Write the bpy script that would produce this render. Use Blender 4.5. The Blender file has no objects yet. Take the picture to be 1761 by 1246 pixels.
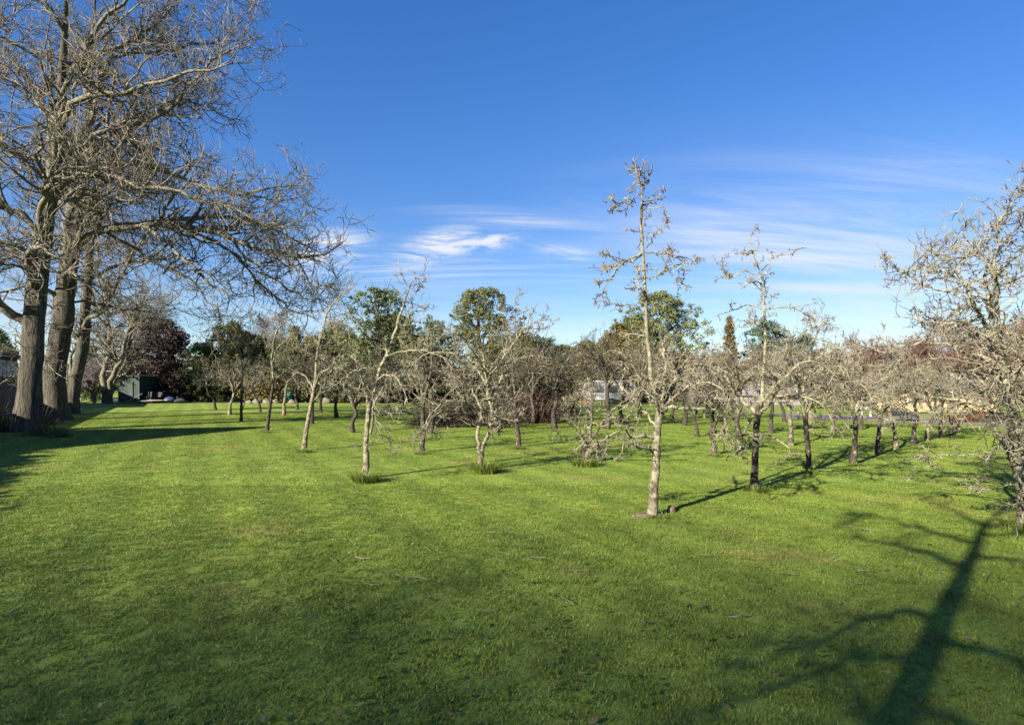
import bpy, math, random
import numpy as np
from mathutils import Vector

# ---------------------------------------------------------------- camera, sky, sun, exposure
SC = bpy.context.scene
COL = SC.collection
F, CX, HOR, CAM_H = 980.0, 880.5, 660.0, 1.7      # focal length, centre column and horizon row of the photograph; eye height
SHADOW_AZ, SUN_EL = math.radians(43.5), math.radians(24.0)

cam = bpy.data.cameras.new('camera')
cam.sensor_width = 36.0
cam.lens = F * 36.0 / 1761.0
cam.shift_y = (HOR - 623.0) / 1761.0
cam.clip_start, cam.clip_end = 0.05, 3000.0
cam_ob = bpy.data.objects.new('camera', cam)
cam_ob.location = (0, 0, CAM_H)
cam_ob.rotation_euler = (math.radians(90), 0, 0)
COL.objects.link(cam_ob)
SC.camera = cam_ob

SC.view_settings.view_transform = 'Standard'
SC.view_settings.look = 'None'
SC.view_settings.gamma = 1.0
SC.view_settings.exposure = 1.8

sun = bpy.data.lights.new('sun', 'SUN')
sun.energy = 5.0
sun.angle = math.radians(0.53)
sun.color = (1.0, 0.93, 0.80)
sun_ob = bpy.data.objects.new('sun', sun)
sd = Vector((math.sin(SHADOW_AZ) * math.cos(SUN_EL), math.cos(SHADOW_AZ) * math.cos(SUN_EL), -math.sin(SUN_EL)))
sun_ob.rotation_euler = sd.to_track_quat('-Z', 'Y').to_euler()
sun_ob.location = (-20, -20, 20)
COL.objects.link(sun_ob)

world = bpy.data.worlds.new('World')
SC.world = world
world.use_nodes = True


def build_world():
    nt = world.node_tree
    nt.nodes.clear()
    N, L = nt.nodes.new, nt.links.new
    sky = N('ShaderNodeTexSky')
    sky.sky_type = 'NISHITA'
    sky.sun_disc = False
    sky.sun_elevation = SUN_EL
    sky.sun_rotation = SHADOW_AZ + math.pi
    sky.air_density, sky.dust_density, sky.ozone_density = 1.0, 0.25, 3.5
    tc = N('ShaderNodeTexCoord')
    sep = N('ShaderNodeSeparateXYZ'); L(tc.outputs['Generated'], sep.inputs[0])

    def math_(op, a, b=None, clamp=False):
        m = N('ShaderNodeMath'); m.operation = op; m.use_clamp = clamp
        for i, v in enumerate((a, b)):
            if v is None: continue
            if isinstance(v, (int, float)): m.inputs[i].default_value = v
            else: L(v, m.inputs[i])
        return m.outputs[0]

    def sstep(v, lo, hi, a=0.0, b=1.0):
        m = N('ShaderNodeMapRange'); m.interpolation_type = 'SMOOTHSTEP'
        L(v, m.inputs[0])
        for i, q in enumerate((lo, hi, a, b)): m.inputs[i + 1].default_value = q
        return m.outputs[0]
    # cirrus sheet: directions projected onto a high flat layer
    z = math_('ADD', math_('MAXIMUM', sep.outputs[2], 0.0), 0.10)
    u = math_('DIVIDE', sep.outputs[0], z)
    v = math_('DIVIDE', sep.outputs[1], z)
    comb = N('ShaderNodeCombineXYZ'); L(u, comb.inputs[0]); L(v, comb.inputs[1])

    def layer(rot, scale, nscale, detail, rough, dist, lo, hi):
        mp = N('ShaderNodeMapping'); L(comb.outputs[0], mp.inputs[0])
        mp.inputs['Rotation'].default_value = (0, 0, rot); mp.inputs['Scale'].default_value = scale
        n = N('ShaderNodeTexNoise'); L(mp.outputs[0], n.inputs['Vector'])
        n.inputs['Scale'].default_value = nscale; n.inputs['Detail'].default_value = 13
        n.inputs['Roughness'].default_value = rough + .05; n.inputs['Distortion'].default_value = dist
        return sstep(n.outputs['Fac'], lo, hi)

    def spot(px, py, ax, ay, tilt=0.0):
        # soft elliptical region of the sky round one direction
        d = Vector(((px - CX) / F, 1.0, (HOR - py) / F)).normalized()
        right = Vector((d.y, -d.x, 0)).normalized(); up = right.cross(d)
        r2 = right * math.cos(tilt) + up * math.sin(tilt); u2 = up * math.cos(tilt) - right * math.sin(tilt)
        def dot(vec):
            q = N('ShaderNodeVectorMath'); q.operation = 'DOT_PRODUCT'
            L(tc.outputs['Generated'], q.inputs[0]); q.inputs[1].default_value = vec
            return q.outputs['Value']
        a = math_('DIVIDE', dot(r2), ax); b = math_('DIVIDE', dot(u2), ay)
        s = math_('ADD', math_('MULTIPLY', a, a), math_('MULTIPLY', b, b))
        front = math_('GREATER_THAN', dot(d), 0.0)
        return math_('MULTIPLY', math_('EXPONENT', math_('MULTIPLY', s, -1.0)), front)
    veil = layer(-0.75, (0.35, 1.2, 1), 1.1, 9, 0.60, 1.2, 0.30, 0.80)
    streak = layer(-0.45, (0.25, 2.0, 1), 1.6, 10, 0.62, 1.6, 0.42, 0.78)
    puff = layer(-0.5, (0.9, 1.6, 1), 2.6, 10, 0.62, 1.1, 0.36, 0.66)
    low = layer(0.0, (0.6, 1.0, 1), 0.9, 9, 0.6, 0.8, 0.40, 0.72)
    terms = []
    terms.append(math_('MULTIPLY', veil, math_('MULTIPLY', spot(1430, 430, 0.28, 0.105, -0.18), 1.0)))
    terms.append(math_('MULTIPLY', streak, math_('MULTIPLY', spot(1250, 430, 0.20, 0.06, 0.0), 0.75)))
    terms.append(math_('MULTIPLY', puff, math_('MULTIPLY', spot(745, 425, 0.060, 0.020, 0.35), 1.9)))
    terms.append(math_('MULTIPLY', puff, math_('MULTIPLY', spot(835, 417, 0.045, 0.013, 0.12), 1.5)))
    terms.append(math_('MULTIPLY', puff, math_('MULTIPLY', spot(560, 428, 0.055, 0.028, 0.3), 1.4)))
    terms.append(math_('MULTIPLY', streak, math_('MULTIPLY', spot(700, 455, 0.17, 0.04, 0.0), 0.85)))
    terms.append(math_('MULTIPLY', streak, math_('MULTIPLY', spot(870, 378, 0.12, 0.018, -0.1), 0.7)))
    terms.append(math_('MULTIPLY', puff, math_('MULTIPLY', spot(975, 437, 0.05, 0.012, -0.15), 0.8)))
    terms.append(math_('MULTIPLY', streak, math_('MULTIPLY', spot(1540, 297, 0.08, 0.020, -0.15), 0.5)))
    band = sstep(sep.outputs[2], 0.06, 0.22, 1.0, 0.0)
    terms.append(math_('MULTIPLY', low, math_('MULTIPLY', band, 0.42)))
    tot = terms[0]
    for t in terms[1:]: tot = math_('ADD', tot, t)
    tot = math_('MINIMUM', tot, 0.92)
    gm = N('ShaderNodeGamma'); L(sky.outputs[0], gm.inputs[0]); gm.inputs[1].default_value = 0.74
    hs = N('ShaderNodeHueSaturation'); L(gm.outputs[0], hs.inputs['Color'])
    hs.inputs['Saturation'].default_value = SKY_SAT; hs.inputs['Value'].default_value = 1.0
    hs.inputs['Hue'].default_value = SKY_HUE
    mix = N('ShaderNodeMix'); mix.data_type = 'RGBA'
    L(tot, mix.inputs['Factor']); L(hs.outputs[0], mix.inputs['A'])
    mix.inputs['B'].default_value = CLOUD_COL
    bg = N('ShaderNodeBackground'); L(mix.outputs['Result'], bg.inputs[0]); bg.inputs[1].default_value = SKY_STR
    out = N('ShaderNodeOutputWorld'); L(bg.outputs[0], out.inputs[0])


SKY_STR, SKY_SAT, SKY_HUE = 0.078, 1.48, 0.518
CLOUD_COL = (3.3, 3.4, 3.6, 1)
build_world()

# ---------------------------------------------------------------- helpers
rng = np.random.default_rng(7)
random.seed(7)


def at(x, y, Y):
    """pixel of the photograph at depth Y -> point in the place"""
    return np.array([(x - CX) / F * Y, Y, CAM_H - (y - HOR) / F * Y])


def ground_at(x, y):
    return at(x, y, CAM_H * F / (y - HOR))


def tag(o, label=None, cat=None, group=None, kind=None):
    for k, v in (('label', label), ('category', cat), ('group', group), ('kind', kind)):
        if v: o[k] = v
    return o


def empty(name, loc, rz=0.0):
    o = bpy.data.objects.new(name, None)
    o.location = loc; o.rotation_euler = (0, 0, rz); o.empty_display_size = 0.2
    COL.objects.link(o)
    return o


def link(name, me, mat, parent=None, loc=None, rz=None):
    o = bpy.data.objects.new(name, me)
    if mat is not None and not me.materials: me.materials.append(mat)
    if parent: o.parent = parent
    if loc is not None: o.location = loc
    if rz is not None: o.rotation_euler = (0, 0, rz)
    COL.objects.link(o)
    return o


def copy_tree(o, parent=None):
    c = o.copy(); COL.objects.link(c)
    if parent: c.parent = parent
    for ch in list(o.children): copy_tree(ch, c)
    return c


def np_mesh(name, V, faces, smooth=True):
    """faces: list of (n,k) int arrays"""
    me = bpy.data.meshes.new(name)
    V = np.asarray(V, np.float32).reshape(-1, 3)
    me.vertices.add(len(V)); me.vertices.foreach_set('co', V.ravel())
    nl = sum(f.size for f in faces); npoly = sum(len(f) for f in faces)
    me.loops.add(nl); me.polygons.add(npoly)
    me.loops.foreach_set('vertex_index', np.concatenate([f.ravel() for f in faces]).astype(np.int32))
    tot = np.concatenate([np.full(len(f), f.shape[1]) for f in faces])
    st = np.concatenate([[0], np.cumsum(tot)[:-1]]).astype(np.int32)
    me.polygons.foreach_set('loop_start', st)
    if smooth: me.polygons.foreach_set('use_smooth', np.ones(npoly, bool))
    me.update(calc_edges=True)
    return me


class Geo:
    """collects boxes and free faces into one mesh"""
    def __init__(self): self.v, self.f = [], []

    def box(self, c, s, rz=0.0, tilt=0.0):
        n = len(self.v); ca, sa = math.cos(rz), math.sin(rz)
        ct, st = math.cos(tilt), math.sin(tilt)
        for dx, dy, dz in ((-1, -1, -1), (1, -1, -1), (1, 1, -1), (-1, 1, -1), (-1, -1, 1), (1, -1, 1), (1, 1, 1), (-1, 1, 1)):
            x, y, z = dx * s[0] / 2, dy * s[1] / 2, dz * s[2] / 2
            x, z = x * ct - z * st, x * st + z * ct
            self.v.append((c[0] + x * ca - y * sa, c[1] + x * sa + y * ca, c[2] + z))
        self.f += [tuple(n + i for i in q) for q in ((0, 3, 2, 1), (4, 5, 6, 7), (0, 1, 5, 4), (1, 2, 6, 5), (2, 3, 7, 6), (3, 0, 4, 7))]
        return self

    def face(self, pts):
        n = len(self.v); self.v += [tuple(p) for p in pts]; self.f.append(tuple(range(n, n + len(pts)))); return self

    def prism(self, prof, y0, y1):
        """profile in xz extruded along y"""
        n = len(self.v); k = len(prof)
        self.v += [(x, y0, z) for x, z in prof] + [(x, y1, z) for x, z in prof]
        self.f.append(tuple(range(n, n + k))); self.f.append(tuple(range(n + 2 * k - 1, n + k - 1, -1)))
        for i in range(k):
            j = (i + 1) % k
            self.f.append((n + i, n + k + i, n + k + j, n + j))
        return self

    def build(self, name, mat, parent=None, loc=None, rz=None, bevel=0.0):
        me = bpy.data.meshes.new(name); me.from_pydata(self.v, [], self.f); me.update()
        import bmesh
        bm = bmesh.new(); bm.from_mesh(me); bmesh.ops.recalc_face_normals(bm, faces=bm.faces)
        if bevel: bmesh.ops.bevel(bm, geom=bm.edges[:], offset=bevel, segments=2, affect='EDGES')
        bm.to_mesh(me); bm.free()
        return link(name, me, mat, parent, loc, rz)


# ---------------------------------------------------------------- materials
MATS = {}


def nodes_for(name):
    m = bpy.data.materials.new(name); m.use_nodes = True
    nt = m.node_tree; b = nt.nodes['Principled BSDF']
    MATS[name] = m
    return m, nt, b


def noise(nt, scale, detail=6, rough=0.6, stretch=(1, 1, 1), coord='Position', dist=0.0):
    if coord == 'Position':
        g = nt.nodes.new('ShaderNodeNewGeometry'); src = g.outputs['Position']
    else:
        g = nt.nodes.new('ShaderNodeTexCoord'); src = g.outputs['Object']
    mp = nt.nodes.new('ShaderNodeMapping'); nt.links.new(src, mp.inputs[0])
    mp.inputs['Scale'].default_value = stretch
    n = nt.nodes.new('ShaderNodeTexNoise'); nt.links.new(mp.outputs[0], n.inputs['Vector'])
    n.inputs['Scale'].default_value = scale; n.inputs['Detail'].default_value = detail
    n.inputs['Roughness'].default_value = rough; n.inputs['Distortion'].default_value = dist
    return n.outputs['Fac']


def ramp(nt, fac, stops):
    r = nt.nodes.new('ShaderNodeValToRGB'); nt.links.new(fac, r.inputs[0])
    el = r.color_ramp.elements
    while len(el) < len(stops): el.new(0.5)
    for e, (p, c) in zip(el, stops):
        e.position = p; e.color = (*c, 1)
    return r.outputs[0]


def mixc(nt, fac, a, b, mode='MIX'):
    m = nt.nodes.new('ShaderNodeMix'); m.data_type = 'RGBA'; m.blend_type = mode
    for s, v in (('Factor', fac), ('A', a), ('B', b)):
        if isinstance(v, (int, float)): m.inputs[s].default_value = v
        elif isinstance(v, tuple): m.inputs[s].default_value = (*v, 1)
        else: nt.links.new(v, m.inputs[s])
    return m.outputs['Result']


def bump(nt, b, h, strength, dist):
    bp = nt.nodes.new('ShaderNodeBump'); nt.links.new(h, bp.inputs['Height'])
    bp.inputs['Strength'].default_value = strength; bp.inputs['Distance'].default_value = dist
    nt.links.new(bp.outputs[0], b.inputs['Normal'])


def simple(name, stops, scale=4.0, rough=0.85, stretch=(1, 1, 1), bmp=0.0, bdist=0.02, coord='Position', spec=0.3):
    m, nt, b = nodes_for(name)
    n = noise(nt, scale, stretch=stretch, coord=coord)
    nt.links.new(ramp(nt, n, stops), b.inputs['Base Color'])
    b.inputs['Roughness'].default_value = rough
    b.inputs['Specular IOR Level'].default_value = spec
    if bmp: bump(nt, b, n, bmp, bdist)
    return m


def bark(name, dark, mid, pale, scale, stretch, lichen=None, lich_lo=0.52, lich_hi=0.62, bstr=0.8, bdist=0.03, base=None):
    m, nt, b = nodes_for(name)
    n = noise(nt, scale, 8, 0.65, stretch, dist=0.6)
    c = ramp(nt, n, ((0.30, dark), (0.50, mid), (0.70, pale)))
    if base:   # ruddy bare bark low on the stem
        g = nt.nodes.new('ShaderNodeNewGeometry'); s = nt.nodes.new('ShaderNodeSeparateXYZ'); nt.links.new(g.outputs['Position'], s.inputs[0])
        n3 = noise(nt, 5.0, 4)
        ad = nt.nodes.new('ShaderNodeMath'); ad.operation = 'MULTIPLY_ADD'; nt.links.new(n3, ad.inputs[0]); ad.inputs[1].default_value = -0.9; nt.links.new(s.outputs[2], ad.inputs[2])
        mr = nt.nodes.new('ShaderNodeMapRange'); nt.links.new(ad.outputs[0], mr.inputs[0])
        for i, q in enumerate((-0.45, 0.10, 0.75, 0.0)): mr.inputs[i + 1].default_value = q
        c = mixc(nt, mr.outputs[0], c, base)
    if lichen:
        n2 = noise(nt, 14.0, 6, 0.7)
        f = ramp(nt, n2, ((lich_lo, (0, 0, 0)), (lich_hi, (1, 1, 1))))
        c = mixc(nt, f, c, lichen)
    nt.links.new(c, b.inputs['Base Color'])
    b.inputs['Roughness'].default_value = 0.9
    b.inputs['Specular IOR Level'].default_value = 0.15
    bump(nt, b, n, bstr, bdist)
    return m


def leaf(name, a, bcol, ccol, transl=0.35, scale=1.2):
    m, nt, b = nodes_for(name)
    n = noise(nt, scale, 5, 0.7)
    oi = nt.nodes.new('ShaderNodeNewGeometry')
    n2 = noise(nt, 9.0, 2)
    c = ramp(nt, n2, ((0.3, a), (0.5, bcol), (0.7, ccol)))
    c = mixc(nt, 0.35, c, ramp(nt, n, ((0.35, a), (0.65, ccol))))
    nt.links.new(c, b.inputs['Base Color'])
    b.inputs['Roughness'].default_value = 0.55
    b.inputs['Specular IOR Level'].default_value = 0.3
    tr = nt.nodes.new('ShaderNodeBsdfTranslucent'); nt.links.new(c, tr.inputs[0])
    mx = nt.nodes.new('ShaderNodeMixShader'); mx.inputs[0].default_value = transl
    nt.links.new(b.outputs[0], mx.inputs[1]); nt.links.new(tr.outputs[0], mx.inputs[2])
    nt.links.new(mx.outputs[0], nt.nodes['Material Output'].inputs[0])
    return m


def lawn_colour(nt):
    """mown lawn: soft patches, straw-coloured worn spots, mowing stripes along the lawn"""
    n1 = noise(nt, 0.35, 4, 0.6)
    n2 = noise(nt, 3.0, 6, 0.7)
    c = ramp(nt, n1, ((0.30, (0.145, 0.200, 0.024)), (0.55, (0.190, 0.245, 0.030)), (0.75, (0.235, 0.275, 0.038))))
    c = mixc(nt, 0.45, c, ramp(nt, n2, ((0.30, (0.115, 0.175, 0.022)), (0.55, (0.190, 0.245, 0.032)), (0.78, (0.265, 0.300, 0.055)))))
    g = nt.nodes.new('ShaderNodeNewGeometry')
    mp = nt.nodes.new('ShaderNodeMapping'); nt.links.new(g.outputs['Position'], mp.inputs[0])
    mp.inputs['Rotation'].default_value = (0, 0, math.radians(-29.0))
    w = nt.nodes.new('ShaderNodeTexWave'); nt.links.new(mp.outputs[0], w.inputs['Vector'])
    w.wave_type = 'BANDS'; w.bands_direction = 'X'; w.inputs['Scale'].default_value = 0.30
    w.inputs['Distortion'].default_value = 0.6; w.inputs['Detail'].default_value = 2
    st = ramp(nt, w.outputs['Fac'], ((0.2, (0.74, 0.77, 0.92)), (0.8, (0.92, 0.93, 1.12))))
    c = mixc(nt, 1.0, c, st, 'MULTIPLY')
    # wheel marks pressed into the sward along the mowing direction
    w2 = nt.nodes.new('ShaderNodeTexWave'); nt.links.new(mp.outputs[0], w2.inputs['Vector'])
    w2.wave_type = 'BANDS'; w2.bands_direction = 'X'; w2.wave_profile = 'SAW'; w2.inputs['Scale'].default_value = 0.21
    w2.inputs['Distortion'].default_value = 0.25; w2.inputs['Detail'].default_value = 1
    tr = ramp(nt, w2.outputs['Fac'], ((0.46, (0, 0, 0)), (0.49, (1, 1, 1)), (0.52, (1, 1, 1)), (0.55, (0, 0, 0))))
    nb = ramp(nt, noise(nt, 0.9, 3), ((0.45, (0, 0, 0)), (0.62, (0.5, 0.5, 0.5))))
    c = mixc(nt, mixc(nt, 1.0, tr, nb, 'MULTIPLY'), c, (0.075, 0.115, 0.016))
    # darker clover patches
    nc = ramp(nt, noise(nt, 1.7, 5, 0.65), ((0.54, (0, 0, 0)), (0.66, (0.55, 0.55, 0.55))))
    c = mixc(nt, nc, c, (0.080, 0.150, 0.024))
    n3 = noise(nt, 0.55, 5, 0.62)
    straw = ramp(nt, n3, ((0.56, (0, 0, 0)), (0.70, (1, 1, 1))))
    k = nt.nodes.new('ShaderNodeMath'); k.operation = 'MULTIPLY'; k.inputs[1].default_value = 0.55
    nt.links.new(straw, k.inputs[0])
    c = mixc(nt, k.outputs[0], c, (0.27, 0.215, 0.075))
    return c


def make_lawn_mats():
    m, nt, b = nodes_for('lawn')
    nt.links.new(lawn_colour(nt), b.inputs['Base Color'])
    b.inputs['Roughness'].default_value = 0.9; b.inputs['Specular IOR Level'].default_value = 0.15
    n = noise(nt, 28.0, 4, 0.7)
    bump(nt, b, n, 0.5, 0.03)
    m, nt, b = nodes_for('grass_blade')
    n = noise(nt, 45.0, 2)
    c = mixc(nt, 1.0, lawn_colour(nt), ramp(nt, n, ((0.3, (0.62, 0.66, 0.58)), (0.7, (1.45, 1.38, 1.35)))), 'MULTIPLY')
    nt.links.new(c, b.inputs['Base Color'])
    b.inputs['Roughness'].default_value = 0.5; b.inputs['Specular IOR Level'].default_value = 0.3
    tr = nt.nodes.new('ShaderNodeBsdfTranslucent'); nt.links.new(c, tr.inputs[0])
    mx = nt.nodes.new('ShaderNodeMixShader'); mx.inputs[0].default_value = 0.3
    nt.links.new(b.outputs[0], mx.inputs[1]); nt.links.new(tr.outputs[0], mx.inputs[2])
    nt.links.new(mx.outputs[0], nt.nodes['Material Output'].inputs[0])


make_lawn_mats()
bark('bark_walnut', (0.0229, 0.0202, 0.0158), (0.0774, 0.0686, 0.0510), (0.1452, 0.1302, 0.0968), 4.2, (2.6, 2.6, 0.42), lichen=(0.10, 0.098, 0.062), lich_lo=0.58, lich_hi=0.70, bstr=1.0, bdist=0.16)
bark('limb_walnut', (0.0396, 0.0343, 0.0264), (0.1100, 0.0968, 0.0722), (0.1980, 0.1804, 0.1320), 7.0, (1.5, 1.5, 0.9), lichen=(0.2068, 0.1980, 0.1232), lich_lo=0.52, lich_hi=0.64, bdist=0.03)
simple('twig_walnut', ((0.3, (0.0492, 0.0410, 0.0312)), (0.52, (0.1230, 0.1082, 0.0820)), (0.75, (0.2378, 0.2198, 0.1681))), 2.2, 0.9, spec=0.15)
bark('bark_apple', (0.0293, 0.0234, 0.0182), (0.0781, 0.0619, 0.0443), (0.1433, 0.1205, 0.0847), 16.0, (1.6, 1.6, 0.7), lichen=(0.2149, 0.2019, 0.1302), lich_lo=0.44, lich_hi=0.60, bstr=1.0, bdist=0.025, base=(0.0781, 0.0423, 0.0228))
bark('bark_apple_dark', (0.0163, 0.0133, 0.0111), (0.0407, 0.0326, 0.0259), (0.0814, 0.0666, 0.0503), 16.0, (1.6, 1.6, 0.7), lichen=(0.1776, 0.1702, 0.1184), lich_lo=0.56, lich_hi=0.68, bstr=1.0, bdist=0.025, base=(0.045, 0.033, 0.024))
bark('limb_apple', (0.0455, 0.0376, 0.0279), (0.1214, 0.1062, 0.0728), (0.2063, 0.1881, 0.1214), 20.0, (1, 1, 1), lichen=(0.2306, 0.2184, 0.1335), lich_lo=0.45, lich_hi=0.6, bdist=0.015)
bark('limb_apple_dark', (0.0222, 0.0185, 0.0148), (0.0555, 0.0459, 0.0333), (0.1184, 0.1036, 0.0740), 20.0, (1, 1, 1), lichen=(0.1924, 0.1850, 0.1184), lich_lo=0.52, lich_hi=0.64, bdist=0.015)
simple('twig_apple', ((0.30, (0.0607, 0.0485, 0.0365)), (0.50, (0.1569, 0.1366, 0.0931)), (0.70, (0.2884, 0.2682, 0.1872))), 7.0, 0.9, spec=0.15)
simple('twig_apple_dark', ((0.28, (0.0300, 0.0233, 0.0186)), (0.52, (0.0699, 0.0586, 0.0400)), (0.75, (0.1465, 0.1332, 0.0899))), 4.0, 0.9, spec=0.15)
simple('twig_red', ((0.3, (0.0888, 0.0481, 0.0370)), (0.55, (0.1628, 0.0962, 0.0740)), (0.75, (0.2368, 0.1554, 0.1110))), 1.2, 0.9, spec=0.15)
simple('brush_red', ((0.3, (0.040, 0.024, 0.019)), (0.55, (0.080, 0.048, 0.037)), (0.75, (0.15, 0.10, 0.075))), 3.0, 0.9, spec=0.15)
simple('twig_grey', ((0.3, (0.0962, 0.0814, 0.0851)), (0.55, (0.1776, 0.1480, 0.1406)), (0.75, (0.2516, 0.2220, 0.1998))), 1.2, 0.9, spec=0.15)
leaf('leaf_evergreen', (0.0456, 0.0560, 0.0186), (0.1088, 0.1219, 0.0373), (0.2194, 0.2141, 0.0807))
leaf('leaf_olive', (0.0483, 0.0563, 0.0218), (0.1265, 0.1357, 0.0483), (0.2725, 0.2622, 0.1046))
leaf('leaf_fresh', (0.0450, 0.0700, 0.0200), (0.1063, 0.1400, 0.0400), (0.1938, 0.2250, 0.0825), 0.4)
leaf('leaf_willowy', (0.0690, 0.0828, 0.0253), (0.1437, 0.1610, 0.0517), (0.2472, 0.2587, 0.1035), 0.4)
leaf('leaf_dark', (0.0234, 0.0273, 0.0117), (0.0598, 0.0650, 0.0260), (0.1365, 0.1365, 0.0585))
leaf('leaf_blue', (0.0221, 0.0442, 0.0286), (0.0572, 0.0988, 0.0624), (0.1365, 0.1950, 0.1235), 0.2)
leaf('leaf_gold', (0.055, 0.048, 0.007), (0.135, 0.115, 0.014), (0.250, 0.210, 0.030), 0.3)
leaf('leaf_bronze', (0.042, 0.036, 0.012), (0.112, 0.090, 0.027), (0.225, 0.173, 0.053), 0.3)
leaf('leaf_copper', (0.014, 0.009, 0.009), (0.04, 0.024, 0.022), (0.088, 0.052, 0.044), 0.3)
leaf('leaf_willow', (0.110, 0.105, 0.030), (0.200, 0.185, 0.060), (0.300, 0.280, 0.110), 0.4)
leaf('leaf_tuft', (0.0450, 0.0728, 0.0110), (0.1125, 0.1470, 0.0220), (0.2250, 0.2450, 0.0550), 0.3, 6.0)
leaf('leaf_rust', (0.060, 0.026, 0.014), (0.130, 0.062, 0.030), (0.220, 0.130, 0.060), 0.3)
leaf('leaf_weed', (0.095, 0.130, 0.016), (0.140, 0.185, 0.022), (0.190, 0.240, 0.035), 0.4, 3.0)
MATS['leaf_weed'].node_tree.nodes['Principled BSDF'].inputs['Specular IOR Level'].default_value = 0.05
leaf('leaf_litter', (0.07, 0.045, 0.02), (0.15, 0.10, 0.05), (0.26, 0.19, 0.10), 0.2, 3.0)
simple('soil', ((0.3, (0.020, 0.015, 0.010)), (0.6, (0.05, 0.037, 0.025)), (0.8, (0.085, 0.065, 0.045))), 3.0, 0.95, bmp=0.8, bdist=0.05)
simple('root_earth', ((0.3, (0.06, 0.042, 0.028)), (0.6, (0.13, 0.095, 0.06)), (0.8, (0.20, 0.16, 0.10))), 18.0, 0.95, bmp=0.8, bdist=0.03)
simple('gravel', ((0.3, (0.1040, 0.0888, 0.0759)), (0.6, (0.1760, 0.1517, 0.1287)), (0.8, (0.2560, 0.2220, 0.1914))), 14.0, 0.95, bmp=0.6, bdist=0.02)
simple('fence_wood', ((0.3, (0.030, 0.026, 0.022)), (0.55, (0.062, 0.054, 0.045)), (0.8, (0.105, 0.094, 0.080))), 3.0, 0.9, (6, 6, 0.6), 0.4, 0.01)
simple('wall_slate_blue', ((0.3, (0.040, 0.048, 0.070)), (0.7, (0.060, 0.070, 0.098))), 2.0, 0.7)
simple('white_paint', ((0.3, (0.62, 0.62, 0.60)), (0.7, (0.76, 0.76, 0.74))), 3.0, 0.6)
simple('dirty_white', ((0.3, (0.24, 0.24, 0.235)), (0.7, (0.40, 0.40, 0.39))), 1.5, 0.6)
simple('roof_dark', ((0.3, (0.045, 0.048, 0.058)), (0.7, (0.080, 0.083, 0.095))), 3.0, 0.8)
simple('roof_brown', ((0.3, (0.10, 0.085, 0.075)), (0.7, (0.16, 0.135, 0.12))), 1.5, 0.85)
simple('roof_grey', ((0.3, (0.1500, 0.1387, 0.1425)), (0.7, (0.2250, 0.2063, 0.2100))), 1.5, 0.8)
simple('tan_brick', ((0.3, (0.34, 0.22, 0.115)), (0.55, (0.46, 0.32, 0.17)), (0.8, (0.55, 0.42, 0.25))), 2.5, 0.9, (1, 1, 3))
simple('shed_green', ((0.3, (0.012, 0.026, 0.021)), (0.7, (0.021, 0.040, 0.032))), 2.0, 0.6)
simple('planks', ((0.3, (0.10, 0.085, 0.07)), (0.7, (0.30, 0.265, 0.22))), 4.0, 0.9, (1, 1, 4))
simple('tarp_blue', ((0.3, (0.010, 0.020, 0.055)), (0.7, (0.022, 0.042, 0.11))), 4.0, 0.55)
simple('stone', ((0.3, (0.08, 0.072, 0.06)), (0.55, (0.15, 0.135, 0.11)), (0.8, (0.24, 0.22, 0.18))), 5.0, 0.95, bmp=0.6, bdist=0.03)
simple('log_end', ((0.3, (0.0990, 0.0788, 0.0518)), (0.7, (0.1800, 0.1530, 0.1125))), 6.0, 0.95)
simple('orange_paint', ((0.3, (0.42, 0.13, 0.035)), (0.7, (0.56, 0.19, 0.055))), 4.0, 0.7)
simple('dark_metal', ((0.3, (0.012, 0.012, 0.014)), (0.7, (0.030, 0.030, 0.034))), 5.0, 0.5)
simple('green_plastic', ((0.3, (0.02, 0.10, 0.075)), (0.7, (0.03, 0.15, 0.11))), 4.0, 0.5)
simple('curtain', ((0.3, (0.40, 0.40, 0.39)), (0.7, (0.60, 0.60, 0.58))), 20.0, 0.9, (14, 14, 0.1))
simple('cloth_dark', ((0.3, (0.02, 0.022, 0.03)), (0.7, (0.04, 0.043, 0.055))), 9.0, 0.9)


def glass_mat():
    m, nt, b = nodes_for('window_glass')
    n = noise(nt, 1.5, 3)
    nt.links.new(ramp(nt, n, ((0.3, (0.02, 0.025, 0.03)), (0.7, (0.06, 0.07, 0.08)))), b.inputs['Base Color'])
    b.inputs['Roughness'].default_value = 0.06; b.inputs['Specular IOR Level'].default_value = 0.8


glass_mat()

# ---------------------------------------------------------------- the lie of the land
def sheet(name, poly, z, mat, kind='structure'):
    g = Geo(); g.face([(x, y, z) for x, y in poly])
    o = g.build(name, MATS[mat]); tag(o, kind=kind)
    return o


sheet('ground', [(-900, -300), (900, -300), (900, 1500), (-900, 1500)], -0.006, 'lawn')

# left boundary line (a fence) and the lawn's axis
FD = np.array([-0.515, 0.857]); FN = np.array([0.857, 0.515]); FP = np.array([-14.6, 8.9])


def fence_pt(s, off=0.0):
    return FP + FD * s + FN * off


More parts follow.
